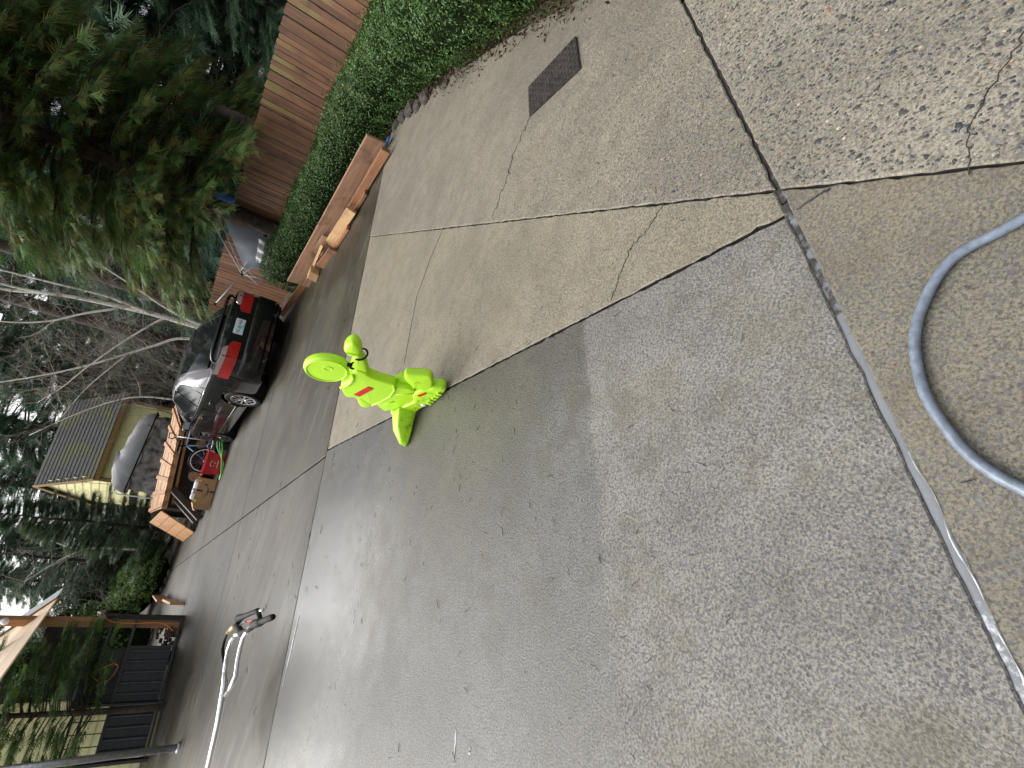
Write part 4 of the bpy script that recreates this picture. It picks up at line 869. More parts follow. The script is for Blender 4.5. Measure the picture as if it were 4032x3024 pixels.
for sgn in (-1, 1):
    vs = []
    for y, c in zip(ST, cols):
        for x, z in c:
            yy = y
            for wy in (0., 2.72):      # pull the arch edge onto a circle
                r_ = math.hypot(y-wy, z-.325)
                if .30 < r_ < WR+.035 and z < .75: k_ = WR/r_; yy = wy+(y-wy)*k_; z = .325+(z-.325)*k_
            vs.append((sgn*x, yy, z))
    fs = []
    for i in range(len(ST)-1):
        for j in range(K-1):
            q = [vs[i*K+j], vs[(i+1)*K+j], vs[(i+1)*K+j+1], vs[i*K+j+1]]; cy = sum(p[1] for p in q)/4; cz = sum(p[2] for p in q)/4
            if j < 9 and any(math.hypot(cy-wy, cz-.325) < WR-.004 for wy in (0., 2.72)): continue
            fs.append((i*K+j, (i+1)*K+j, (i+1)*K+j+1, i*K+j+1))
    mb.add(vs, fs)
for end in (0, len(ST)-1):
    c = cols[end]; y = ST[end]; vs = [(x, y, z) for x, z in c]+[(-x, y, z) for x, z in c]; mb.add(vs, [(j, j+1, K+j+1, K+j) for j in range(K-1)])
mb.add([(-.8, -1.0, .2), (.8, -1.0, .2), (.8, 3.5, .2), (-.8, 3.5, .2)], [(0, 1, 2, 3)])
mb.build('body', 'car_black', car, True, False, 38)
# greenhouse
GS = [(-.42, 1.0, .66), (-.10, 1.14, .625), (.25, 1.29, .60), (.62, 1.40, .575), (1.0, 1.45, .565), (1.4, 1.455, .56), (1.70, 1.42, .565), (2.05, 1.26, .60), (2.5, 1.02, .66), (2.62, .975, .68)]
def gcol(y, zt, xt):
    xb = ip(y, HW)*.945 if y > -.2 else ip(y, HW)*.86; zb = ip(y, BL)+.02; zb = min(zb, zt-.001)
    k = (zt-zb)/.53; xt = xb+(xt-xb)*max(0, min(1, k)); return [(xb, zb), (xb+(xt-xb)*.5+.012*k, zb+(zt-zb)*.5), (xt+.012, zt-.05*k), (xt-.03, zt-.012*k), (xt*.5, zt+.012*k), (0, zt+.018*k)]
mb = MB(); gc = [gcol(*g_) for g_ in GS]; kk = len(gc[0])
for sgn in (-1, 1):
    vs = [(sgn*x, g_[0], z) for g_, c in zip(GS, gc) for x, z in c]; mb.add(vs, [(i*kk+j, (i+1)*kk+j, (i+1)*kk+j+1, i*kk+j+1) for i in range(len(GS)-1) for j in range(kk-1)])
mb.build('roof', 'car_black', car, True, False, 50)
def glass(name, pts, off, mat_='car_glass', th=.004):
    P = [Vector(p) for p in pts]; nn = (P[1]-P[0]).cross(P[2]-P[0]).normalized()
    if nn.dot(Vector(off)) < 0: nn = -nn
    mb = MB(); mb.prism([p+nn*.004 for p in P], (0, 0, 0), nn*th); return mb.build(name, mat_, car)
glass('rear_window', [(-.58, -.36, 1.045), (.58, -.36, 1.045), (.53, .25, 1.308), (.50, .55, 1.40), (-.50, .55, 1.40), (-.53, .25, 1.308)], (0, -1, 1))
glass('windscreen', [(-.60, 2.5, 1.03), (.60, 2.5, 1.03), (.52, 1.78, 1.40), (-.52, 1.78, 1.40)], (0, 1, 1))
for s in (-1, 1):
    fx = lambda y, z: s*(float(np.interp(z, [.93, 1.40], [.868, .605]))+.012)
    for nm, q in (('side_window', [(.30, .985), (.98, .97), (.98, 1.385), (.62, 1.345), (.42, 1.24)]), ('side_window', [(1.04, .97), (1.98, .955), (1.62, 1.355), (1.35, 1.39), (1.04, 1.395)]), ('quarter_window', [(.02, .995), (.26, .985), (.37, 1.21), (.12, 1.10)]), ('quarter_window', [(2.03, .955), (2.28, .95), (1.98, 1.13)])):
        glass(nm, [(fx(y, z), y, z) for y, z in q], (s, 0, .3))
    mb = MB(); mb.tube([(fx(y, z)+s*.006, y, z) for y, z in ((-.02, .975), (.3, .965), (1.0, .95), (2.3, .935))], .008, 6); mb.build('chrome_strip', 'chrome', car, True)
    mb = MB(); mb.tube([(fx(y, z)+s*.006, y, z) for y, z in ((-.02, .985), (.10, 1.11), (.40, 1.27), (.62, 1.36), (1.0, 1.405), (1.38, 1.40), (1.64, 1.365), (2.02, 1.13))], .006, 6); mb.build('chrome_strip', 'chrome', car, True)
    mb = MB(); mb.box((s*.965, 2.12, 1.0), (.20, .11, .13), 0, .03); mr = mb.build('door_mirror', 'car_black', car, True); mb = MB(); mb.box((s*.965, 2.06, 1.0), (.16, .008, .095), 0, .003); mb.build('mirror_glass', 'galvanised', mr)
    for y in (.55, 1.55): mb = MB(); mb.box((s*.912, y, .80), (.022, .16, .03), 0, .008); mb.build('door_handle', 'car_black', car, True)
    for y in (1.01, 2.15):
        mb = MB(); mb.box((s*.902, y, .62), (.012, .006, .58)); mb.build('door_gap', 'dark_void', car)
    mb = MB(); mb.box((s*.905, 1.35, .36), (.02, 1.9, .045), 0, .008); mb.build('sill_trim', 'car_black', car, True)
    # tail lamp: wraps the corner, clear along its upper edge
    def lampband(z0, z1, mat_, par, o_=.006, wrap=-.70, inn=.30):
        pts = []
        for k in range(9):
            t = k/8; x = inn+(.855-inn)*t
            y = -1.126 if x < .56 else float(np.interp(x, [.56, .60, .66, .70, .76, .785, .82, .855], [-1.124, -1.112, -1.09, -1.072, -1.015, -.992, -.89, wrap-.07]))
            pts.append((s*(x+.022*t), y-.006))
        mb = MB(); n = len(pts); h0 = [z0+.02*max(0, (k/8-.55))*2 for k in range(n)]; h1 = [z1*(1)-(.05 if k == 0 else 0)+.012*(k/8) for k in range(n)]
        mb.add([(x, y, h0[k]) for k, (x, y) in enumerate(pts)]+[(x, y+.004, h1[k]) for k, (x, y) in enumerate(pts)]+[(x*.98, y+.03, h0[k]) for k, (x, y) in enumerate(pts)]+[(x*.98, y+.03, h1[k]) for k, (x, y) in enumerate(pts)],
            [(k, k+1, n+k+1, n+k) for k in range(n-1)]+[(n+k, n+k+1, 3*n+k+1, 3*n+k) for k in range(n-1)]+[(k, k+1, 2*n+k+1, 2*n+k) for k in range(n-1)])
        return mb.build('tail_lamp' if par is car else 'clear_lens', mat_, par, True, False, 40)
    tl = lampband(.70, .875, 'lamp_red', car); lampband(.878, .955, 'lamp_clear', tl, .006, -.78, .42)
    for wy in (0., 2.72):
        wh = bpy.data.objects.new('wheel', None); COL.objects.link(wh); wh.parent = car; wh.location = (s*.80, wy, .325)
        mb = MB(); mb.lathe([(.215, .085), (.235, .10), (.29, .105), (.315, .09), (.325, .06), (.325, -.06), (.315, -.09), (.235, -.1)], (0, 0, 0), (s, 0, 0), 36); mb.build('tyre', 'black_rubber', wh, True)
        mb = MB(); mb.disc((0, 0, 0), (s, 0, 0), .195, .222, .07, .098, 36); mb.lathe([(.001, .085), (.045, .085), (.055, .07)], (0, 0, 0), (s, 0, 0), 18)
        for k in range(10):
            a = 2*math.pi*k/10; e = Vector((0, math.cos(a), math.sin(a))); mb.beam(Vector((s*.08, 0, 0))+e*.04, Vector((s*.085, 0, 0))+e*.205, .022, .028)
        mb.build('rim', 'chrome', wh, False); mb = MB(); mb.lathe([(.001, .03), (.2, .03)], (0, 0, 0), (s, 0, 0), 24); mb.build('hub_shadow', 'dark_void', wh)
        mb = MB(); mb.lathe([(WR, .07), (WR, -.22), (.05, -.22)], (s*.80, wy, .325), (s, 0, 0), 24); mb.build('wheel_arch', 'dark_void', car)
mb = MB(); mb.prism([(-.60, -1.118, .70), (.60, -1.118, .70), (.62, -1.118, .93), (-.62, -1.118, .93)], (0, .02, 0), (0, 0, 0)); mb.build('boot_lid', 'car_black', car)
mb = MB(); mb.box((0, -1.126, .905), (.62, .012, .025), 0, .004); mb.build('chrome_strip', 'car_black', car)
plt = MB(); plt.box((0, -1.126, .80), (.305, .006, .152), 0, .002); plt = plt.build('number_plate', 'plate_paint', car) if 'plate_paint' in MATS else plt.build('number_plate', plain('plate_paint', (.62, .68, .72), .4, var=.1, scale=14), car)
RX = Matrix.Translation((0, -1.1295, .80)) @ Matrix.Rotation(R(90), 4, 'X')
text_mesh('plate_letters', 'NLH 466', .085, 'plate_ink', plt, RX, .001, .84) if 'plate_ink' in MATS else text_mesh('plate_letters', 'NLH 466', .085, plain('plate_ink', (.02, .03, .08), .5).name, plt, RX, .001, .84)
plain('plate_green', (.12, .55, .42), .5)
mb = MB(); mb.prism([(-.03, -1.1293, .74), (.03, -1.1293, .74), (.02, -1.1293, .80), (0, -1.1293, .835), (-.02, -1.1293, .80)], (0, 0, 0), (0, .0004, 0)); mb.build('plate_tree', 'plate_green', plt)
mb = MB(); mb.box((.125, -1.1295, .745), (.03, .001, .022)); mb.build('plate_sticker', 'print_yellow', plt)
for x in (-.05, .03, .06): mb = MB(); mb.box((x, -1.1295, .735), (.05, .001, .014)); mb.build('plate_print', 'plate_green', plt)
mb = MB(); mb.tube(curve_pts([(-.66, -.86, 1.0), (-.645, -.95, 1.05), (-.52, -1.03, 1.085), (-.25, -1.07, 1.095), (0, -1.08, 1.098), (.25, -1.07, 1.095), (.52, -1.03, 1.085), (.645, -.95, 1.05), (.66, -.86, 1.0)], 5), .026, 8); sp = mb.build('spoiler', 'car_black', car, True)
mb = MB()
for k in range(21):
    x = -.84+.084*k; y = -1.12 if abs(x) < .55 else float(np.interp(abs(x), [.55, .68, .78, .85], [-1.118, -1.09, -1.02, -.88])); mb.v.append((x, y-.035, .62)); mb.v.append((x, y-.045, .56)); mb.v.append((x, y-.03, .34)); mb.v.append((x, y+.06, .63)); mb.v.append((x, y+.05, .28))
for k in range(20):
    a, b = k*5, k*5+5; mb.f += [(a+3, b+3, b, a), (a, b, b+1, a+1), (a+1, b+1, b+2, a+2), (a+2, b+2, b+4, a+4)]
mb.build('bumper', 'car_black', car, True, False, 40)
for x in (-.48, .48): mb = MB(); mb.tube([(x, -1.0, .27), (x, -1.17, .265)], .03, 12, False); mb.build('exhaust_tip', 'chrome', car, True)

# ------------------------------------------------------------------ wooden lean-to with its clutter
lt = thing('wooden_lean_to', 'low orange brown wooden lean-to with battened lid beyond the car', 'shed', (-4.8, 15., 0))
FL, FR, BR, BLc = Vector((-5.75, 14.65, .88)), Vector((-3.5, 14.35, 1.07)), Vector((-3.3, 15.6, 1.30)), Vector((-6.35, 15.75, 1.06))
rq = lambda u, v: (FL*(1-u)+FR*u)*(1-v)+(BLc*(1-u)+BR*u)*v
for k in range(6):
    v0, v1 = k/6+.006, (k+1)/6-.006; mb = MB(); mb.prism([rq(0, v0), rq(1, v0), rq(1, v1), rq(0, v1)], (0, 0, -.02), (0, 0, .004*(k % 2))); mb.build('roof_board', 'shed_wood', lt, world=True)
for k in range(7):
    u = .04+.92*k/6; mb = MB(); mb.beam(rq(u, -.14)+Vector((0, 0, .022)), rq(u-.015, 1.02)+Vector((0, 0, .022)), .09, .035); mb.build('batten', 'shed_wood', lt, world=True)
mb = MB(); mb.beam(FL+Vector((0, -.02, -.07)), FR+Vector((0, -.02, -.07)), .03, .09); mb.build('front_rail', 'shed_wood', lt, world=True)
mb = MB(); mb.beam(FL+Vector((0.1, .1, -.21)), FR+Vector((-.1, .1, -.19)), .03, .06); mb.build('front_rail', 'shed_wood', lt, world=True)
for p in (FL, FR, BR, BLc): mb = MB(); mb.beam((p.x, p.y+.03, -.02), (p.x, p.y+.03, p.z-.03), .07, .07); mb.build('post', 'dark_wood', lt, world=True)
mb = MB(); mb.prism([(BLc.x, BLc.y, 0), (BR.x, BR.y, 0), (BR.x, BR.y, BR.z-.04), (BLc.x, BLc.y, BLc.z-.04)], (0, 0, 0), (0, .02, 0)); mb.build('back_wall', 'dark_wood', lt, world=True)
mb = MB(); mb.prism([(-3.42, 14.5, 0), (-3.25, 15.6, 0), (-3.25, 15.6, 1.2), (-3.42, 14.5, 1.0)], (0, 0, 0), (.02, 0, 0)); mb.build('side_wall', 'dark_wood', lt, world=True)
mb = MB(); mb.beam((-5.2, 14.62, .80), (-5.62, 13.95, .06), .05, .16); mb.build('side_rail', 'dark_wood', lt, world=True)
mb = MB(); mb.beam((-5.45, 14.7, .62), (-5.78, 14.2, .07), .05, .24); mb.build('side_rail', 'dark_wood', lt, world=True)
A_, B_, C_, D_ = Vector((-5.80, 14.62, .87)), Vector((-6.27, 14.62, .01)), Vector((-7.45, 16.65, .01)), Vector((-6.95, 16.6, .98))
lp = thing('leaning_panel', 'weathered orange wooden panel leaning on the left end of the lean-to', 'panel', B_)
nn = (B_-A_).cross(D_-A_).normalized()
for k in range(4):
    t0, t1 = k/4+.005, (k+1)/4-.005; mb = MB(); mb.prism([A_.lerp(B_, t0), A_.lerp(B_, t1), D_.lerp(C_, t1), D_.lerp(C_, t0)], nn*-.012, nn*.012); mb.build('plank', 'shed_wood', lp, world=True)
# bicycle
bk = thing('bicycle', 'blue bicycle with white rims leaning in front of the lean-to', 'bicycle', (-4.0, 13.95, 0))
hubR, hubF, bb, stt, hd_, fk = Vector((-4.18, 14.0, .36)), Vector((-3.15, 13.85, .36)), Vector((-3.78, 13.98, .33)), Vector((-3.90, 14.02, .82)), Vector((-3.30, 13.92, .85)), Vector((-3.27, 13.9, .72))
wx = Vector((-1.03, .15, 0)).normalized(); wn = Vector((.15, 1.03, .12)).normalized()
for h_ in (hubR, hubF):
    wh = bpy.data.objects.new('wheel', None); COL.objects.link(wh); wh.parent = bk; off = h_-bk.location; wz = wn.cross(wx).normalized()
    ring = lambda r_: [off+(wx*math.cos(t)+wz*math.sin(t))*r_ for t in [2*math.pi*k/32 for k in range(32)]]
    mb = MB(); mb.tube(ring(.325), .021, 6, closed=True); mb.build('tyre', 'black_rubber', wh, True); mb = MB(); mb.tube(ring(.295), .014, 6, closed=True); mb.build('rim', 'print_white', wh, True)
    mb = MB()
    for k in range(18): t = 2*math.pi*k/18; mb.tube([off, off+(wx*math.cos(t)+wz*math.sin(t))*.29], .0025, 3)
    mb.build('spokes', 'galvanised', wh); mb = MB(); mb.tube([off-wn*.05, off+wn*.05], .025, 10); mb.build('hub', 'galvanised', wh, True)
mb = MB()
for a, b in ((hubR, bb), (hubR, stt), (bb, stt), (bb, fk), (stt, hd_), (hd_, fk)): mb.tube([a, b], .018, 8)
mb.build('frame', 'bike_blue', bk, True, True); mb = MB(); mb.tube([hd_+Vector((0, 0, .1)), fk, hubF], .016, 8); mb.build('fork', 'bike_blue', bk, True, True)
mb = MB(); mb.tube([stt, stt+Vector((-.04, 0, .14))], .014, 6); mb.beam(stt+Vector((-.17, 0, .16)), stt+Vector((.10, 0, .155)), .14, .05, bev=.02); mb.build('saddle', 'black_rubber', bk, True, True)
mb = MB(); mb.tube([hd_+Vector((.05, .28, .17)), hd_+Vector((0, 0, .12)), hd_+Vector((-.02, -.28, .17))], .014, 8); mb.build('handlebar', 'black_metal', bk, True, True)
mb = MB(); mb.disc(bb+Vector((0, -.05, 0)), wn, .06, .09, -.003, .003, 20); mb.tube([bb, bb+Vector((-.12, -.08, -.12))], .012, 6); mb.build('crank', 'galvanised', bk, True, True)
# red tub
tb = thing('red_tub', 'red plastic tub with white print standing before the bicycle', 'tub', (-4.06, 13.45, 0), math.atan2(.16, .52))
def tapered(mb, w0, d0, w1, d1, h, z0=.0, t=.008):
    o = [(-w0/2, -d0/2, z0), (w0/2, -d0/2, z0), (w0/2, d0/2, z0), (-w0/2, d0/2, z0), (-w1/2, -d1/2, z0+h), (w1/2, -d1/2, z0+h), (w1/2, d1/2, z0+h), (-w1/2, d1/2, z0+h)]
    i = [(x*(1-2*t/abs(w0)) if True else x, y*.96, z+(t if k < 4 else 0)) for k, (x, y, z) in enumerate(o)]
    mb.add(o+i, [(3, 2, 1, 0), (0, 1, 5, 4), (1, 2, 6, 5), (2, 3, 7, 6), (3, 0, 4, 7), (8, 9, 10, 11), (12, 13, 9, 8), (13, 14, 10, 9), (14, 15, 11, 10), (15, 12, 8, 11), (4, 5, 13, 12), (5, 6, 14, 13), (6, 7, 15, 14), (7, 4, 12, 15)])
mb = MB(); tapered(mb, .44, .34, .54, .42, .36, .01); tbb = mb.build('bin', 'red_plastic', tb)
mb = MB()
for a, b in (((-.29, -.23, .375), (.29, -.23, .375)), ((.29, -.23, .375), (.29, .23, .375)), ((.29, .23, .375), (-.29, .23, .375)), ((-.29, .23, .375), (-.29, -.23, .375))): mb.beam(a, b, .03, .03)
mb.build('lip', 'red_plastic', tb)
mb = MB(); ff = lambda x, z: Vector((x, -.176-(z-.01)*.111, z)); mb.tube([ff(x, z)+Vector((0, -.002, 0)) for x, z in ((-.07, .24), (-.05, .27), (0, .28), (.05, .265), (.06, .23))], .005, 5); mb.tube([ff(x, z) for x, z in ((-.06, .21), (-.03, .19))], .006, 5); mb.tube([ff(x, z) for x, z in ((.02, .21), (.02, .17))], .006, 5); mb.tube([ff(x, z) for x, z in ((-.09, .13), (.09, .13))], .006, 5); mb.build('print', 'print_white', tb)
# cardboard box
cb = thing('cardboard_box', 'torn brown cardboard box with curved arrow print beside the red tub', 'box', (-4.78, 13.55, 0), math.atan2(.2, .57))
mb = MB(); tapered(mb, .58, .36, .60, .38, .37, .005, .006); mb.build('carton', 'cardboard', cb)
mb = MB(); mb.prism([(-.30, -.19, .372), (-.30, .18, .372), (-.46, .16, .30), (-.47, -.18, .28)], (0, 0, 0), (0, 0, .006)); mb.build('flap', 'cardboard', cb); mb = MB(); mb.prism([(-.29, -.19, .01), (-.42, -.24, .01), (-.43, -.25, .33), (-.29, -.20, .37)], (0, 0, 0), (0, .006, 0)); mb.build('flap', 'cardboard', cb)
mb = MB(); fz = lambda x, z: (x, -.1835-z*.027, z)
arc = [(-.16+.32*t, .20-.07*math.sin(math.pi*t)) for t in [k/14 for k in range(15)]]; n = len(arc)
mb.add([fz(x, z+.010*math.sin(math.pi*k/14)+.002) for k, (x, z) in enumerate(arc)]+[fz(x, z-.010*math.sin(math.pi*k/14)-.002) for k, (x, z) in enumerate(arc)], [(k, k+1, n+k+1, n+k) for k in range(n-1)])
mb.add([fz(*p) for p in ((.10, .215), (.17, .225), (.165, .15), (.150, .195))], [(0, 1, 2, 3)]); mb.build('arrow_print', 'print_black', cb)
for x0, x1, z0, z1, mt in ((-.02, .02, .24, .368, 'print_black'), (-.02, .02, .01, .09, 'print_black'), (-.27, -.21, .31, .366, 'print_yellow'), (.20, .25, .32, .366, 'print_yellow')):
    mb = MB(); mb.add([fz(x0, z0), fz(x1, z0), fz(x1, z1), fz(x0, z1)], [(0, 1, 2, 3)]); mb.build('tape' if mt == 'print_black' else 'sticker', mt, cb)
for k, (x, y) in enumerate(((-.15, 0), (0, .05), (.14, -.03))):
    mb = MB(); mb.box((x, y, .36), (.15, .2, .16), .5*k, .03); o_ = mb.build('packing_bag', 'white_plastic' if k != 1 else 'grey_plastic', None, True); o_.matrix_world = Matrix.Translation(cb.location) @ Matrix.Rotation(cb.rotation_euler.z, 4, 'Z'); tag(o_, ('white crumpled packing bag at the left of the cardboard box opening' if k == 0 else 'white crumpled packing bag at the right of the cardboard box opening') if k != 1 else 'grey speckled packing bag sticking out of the cardboard box', 'bag', 'bags in the cardboard box')
mb = MB(); mb.lathe([(.001, .01), (.115, .01), (.135, .33), (.142, .34), (.14, .35), (.128, .34), (.11, .03), (.001, .03)], (-3.62, 13.62, 0)); o_ = mb.build('metal_pail', 'galvanised', None, True); tag(o_, 'grey metal pail between the red tub and the car wheel', 'pail')
for k in range(3):
    ph = .15*k; mb = MB(); mb.tube(curve_pts([(-3.42-ph*.2, 13.35, .30-.06*k), (-3.62, 13.25-.03*k, .24-.05*k), (-3.82, 13.2-.05*k, .10), (-3.95-.1*k, 13.12-.05*k, .02), (-4.2-.03*k, 13.1-.06*k, .018), (-4.28, 13.2, .018)], 6), .012, 7); o_ = mb.build('green_hose', 'hose_green', None, True); tag(o_, ('top', 'middle', 'lowest')[k]+' loop of bright green hose hanging beside the red tub', 'hose', 'loops of green hose')
mb = MB(); mb.tube([(-3.72, 14.02, 1.10), (-3.62, 13.8, .25)], .016, 8); sv = thing('shovel', 'long grey handled shovel with black grip leaning on the lean-to roof', 'shovel', (-3.6, 13.78, 0)); mb.build('shaft', 'galvanised', sv, True, True)
mb = MB(); mb.tube([(-3.72, 14.02, 1.08), (-3.80, 14.03, 1.14), (-3.80, 14.05, 1.22), (-3.68, 14.06, 1.23), (-3.67, 14.04, 1.15), (-3.72, 14.02, 1.08)], .014, 6); mb.build('grip', 'black_rubber', sv, True, True); mb = MB(); mb.prism([(-3.72, 13.80, .28), (-3.52, 13.80, .28), (-3.52, 13.74, .06), (-3.61, 13.72, .0), (-3.70, 13.74, .06)], (0, 0, 0), (0, .01, 0)); mb.build('blade', 'grey_plastic', sv, False, True)
for k, (x, y, z, r_) in enumerate(((-4.75, 14.45, .42, .15), (-3.95, 14.55, .50, .12), (-4.45, 14.6, .16, .14), (-5.0, 14.55, .14, .13))):
    lg = thing('log_round', ('cut log round on top of the wood in the lean-to', 'small log round high at the back of the lean-to', 'log round behind the red tub', 'log round behind the cardboard box')[k], 'log', (x, y, z)); mb = MB(); mb.tube([(0, 0, 0), (.02, .5, 0)], r_, 14); mb.build('bark', 'bark_brown', lg, True); mb = MB(); mb.lathe([(.001, .004), (r_*.93, .004), (r_*.93, 0)], (0, 0, 0), (0, -1, 0), 14); mb.build('cut_end', 'log_end', lg)
mb = MB(); mb.box((0, 0, 0), (.22, .16, .13), .3, .03); o_ = mb.build('red_bag', 'red_plastic', None, True); o_.location = (-3.42, 14.55, 1.02-.12); tag(o_, 'small red bag hung behind the bicycle handlebar', 'bag')
# tall covered load behind it
cl = thing('covered_load', 'tall stack under a grey tarpaulin and mottled cover behind the lean-to', 'covered load', (-5.4, 18., 0))
c1, c2 = Vector((-6.45, 17.55, 0)), Vector((-4.35, 18.35, 0)); bkv = Vector((-.45, 1.2, 0)); N_ = 26; H_ = 10
loop = [c1.lerp(c2, k/10) for k in range(10)]+[c2+bkv*(k/3) for k in range(3)]+[(c2+bkv).lerp(c1+bkv, k/10) for k in range(10)]+[c1+bkv*(1-k/3) for k in range(3)]
cen = (c1+c2+bkv)/2; vs = []; rr = random.Random(4)
ph = [rr.uniform(0, 6) for _ in loop]
for j in range(H_+1):
    for k, p in enumerate(loop):
        z = 1.95*j/H_; o_ = (p-cen)*(1.0+.06*math.sin(k*1.9+ph[k]*.2+j*.35)+.03*math.sin(j*1.3+k)); top = 1.9-.16*max(0, (p-c1).dot((c2-c1).normalized())/2.2); vs.append(cen+o_+Vector((0, 0, top*j/H_)))
n = len(loop); mb = MB(); mb.add(vs, [(j*n+k, j*n+(k+1) % n, (j+1)*n+(k+1) % n, (j+1)*n+k) for j in range(H_) for k in range(n)]+[tuple(H_*n+k for k in range(n))]); mb.build('cover', 'cover_mottled', cl, True, True)
vs = []; lv = [(1.06, -.14), (1.05, .0), (.98, .12), (.82, .26), (.5, .36), (.02, .40)]
for sc_, dz in lv:
    for k, p in enumerate(loop):
        top = 1.9-.16*max(0, (p-c1).dot((c2-c1).normalized())/2.2); o_ = (p-cen)*sc_*(1+.035*math.sin(k*2.3+dz*9)+.02*math.sin(k*4.1)); sh_ = Vector((-.12, 0, 0))*max(0, dz)*1.2; vs.append(cen+o_+sh_+Vector((0, 0, top+dz+.035*math.sin(k*1.7+dz*14))))
mb = MB(); mb.add(vs, [(j*n+k, j*n+(k+1) % n, (j+1)*n+(k+1) % n, (j+1)*n+k) for j in range(len(lv)-1) for k in range(n)]+[tuple((len(lv)-1)*n+k for k in range(n))]); mb.build('tarpaulin', 'tarp_grey', cl, True, True)
mb = MB(); mb.tube([p+(p-cen)*.075+Vector((0, 0, 1.9-.16*max(0, (p-c1).dot((c2-c1).normalized())/2.2)-.10)) for p in loop], .018, 6, closed=True); mb.build('strap', 'black_rubber', cl, True, True)
mb = MB(); mb.tube([(-6.65, 17.6, 0), (-6.65, 17.6, 1.95), (-6.6, 17.7, 2.05), (-6.4, 17.9, 2.05)], .022, 8); mb.build('frame_pole', 'white_plastic', cl, True, True)

# ------------------------------------------------------------------ yellow house behind
Kc = Vector((-8.04, 22.6, 0)); hu = Vector((.848, .530, 0)); hv = Vector((-.530, .848, 0)); HL, HD = 3.1, 4.4
ho = thing('yellow_house', 'pale yellow clapboard house with mossy grey roof behind the lean-to', 'house', Kc)
def siding(a, b, z0, z1, out, step, parent, mat_, gable=None):
    z = z0; 
    while z < z1-.01:
        zt = min(z+step, z1); aa, ba = a, b
        if gable:
            t0 = max(0, (z-gable[0])/(gable[1]-gable[0])); m_ = (a+b)/2; aa, ba = a.lerp(m_, min(.97, t0)), b.lerp(m_, min(.97, t0))
        mb = MB(); q = [aa+Vector((0, 0, z)), ba+Vector((0, 0, z)), ba+Vector((0, 0, zt)), aa+Vector((0, 0, zt))]
        o0 = [q[0]+out*.022, q[1]+out*.022, q[2]+out*.006, q[3]+out*.006]; mb.add(q+o0, [(4, 5, 6, 7), (0, 1, 5, 4), (3, 2, 6, 7), (0, 4, 7, 3), (1, 5, 6, 2)]); mb.build('siding_board', mat_, parent, world=True); z = zt
siding(Kc, Kc+hu*HL, 0, 3.0, -hv, .25, ho, 'yellow_paint'); siding(Kc, Kc+hv*HD, 0, 4.35, -hu, .25, ho, 'yellow_paint', (3.0, 4.6))
mb = MB(); mb.prism([Kc, Kc+hu*HL, Kc+hu*HL+hv*HD, Kc+hv*HD], (0, 0, .0), (0, 0, 3.0)); mb.build('wall', 'yellow_paint', ho, world=True)
mb = MB(); a = Kc+hv*.03+hu*.03; mb.prism([a+Vector((0, 0, 2.9)), a+hv*(HD-.06)+Vector((0, 0, 2.9)), a+hv*HD/2+Vector((0, 0, 4.6))], (0, 0, 0), hu*(HL-.1)); mb.build('gable_wall', 'yellow_paint', ho, world=True)
for p in (Kc-hu*.03-hv*.03, Kc+hu*HL-hv*.03): mb = MB(); mb.beam(p, p+Vector((0, 0, 2.98)), .11, .11); mb.build('corner_board', 'trim_brown', ho, world=True)
for sd_ in (0, 1):
    e0 = (Kc-hv*.32 if sd_ == 0 else Kc+hv*(HD+.32))-hu*.14+Vector((0, 0, 2.84)); r0 = Kc+hv*HD/2-hu*.14+Vector((0, 0, 4.66)); nc = 15; upn = Vector((0, 0, 1))
    for k in range(nc if sd_ == 0 else 3):
        m_ = nc if sd_ == 0 else 3; t0, t1 = k/m_, min(1.0, (k+1.12)/m_); p0, p1 = e0.lerp(r0, t0), e0.lerp(r0, t1); mb = MB()
        mb.prism([p0+upn*.045, p0+hu*(HL+.35)+upn*.045, p1+hu*(HL+.35)+upn*.02, p1+upn*.02], (0, 0, 0), (0, 0, .02)); mb.build('shingle_course', 'roof_mossy', ho, world=True)
    mb = MB(); mb.beam(e0+upn*-.04, e0+hu*(HL+.35)+upn*-.04, .03, .14); mb.build('fascia', 'trim_brown', ho, world=True)
    mb = MB(); mb.beam(e0, r0, .035, .15); mb.build('barge_board', 'trim_brown', ho, world=True)
# ------------------------------------------------------------------ outbuilding wall at the left edge
wl = thing('yellow_outbuilding', 'yellow clapboard outbuilding wall behind the kennel at the picture edge', 'outbuilding', (-8.7, 11.3, 0)); wa, wb = Vector((-8.55, 11.55, 0)), Vector((-13., 9.6, 0)); wo = Vector((wa.y-wb.y, -(wa.x-wb.x), 0)).normalized(); wo = wo if wo.dot(Vector((0, 0, 0))-wa) > 0 else -wo
siding(wa, wb, .12, 3.4, wo, .19, wl, 'yellow_paint'); mb = MB(); mb.prism([wa, wb, wb+Vector((0, 0, 3.4)), wa+Vector((0, 0, 3.4))], -wo*.1, wo*0); mb.build('wall', 'yellow_paint', wl, world=True)

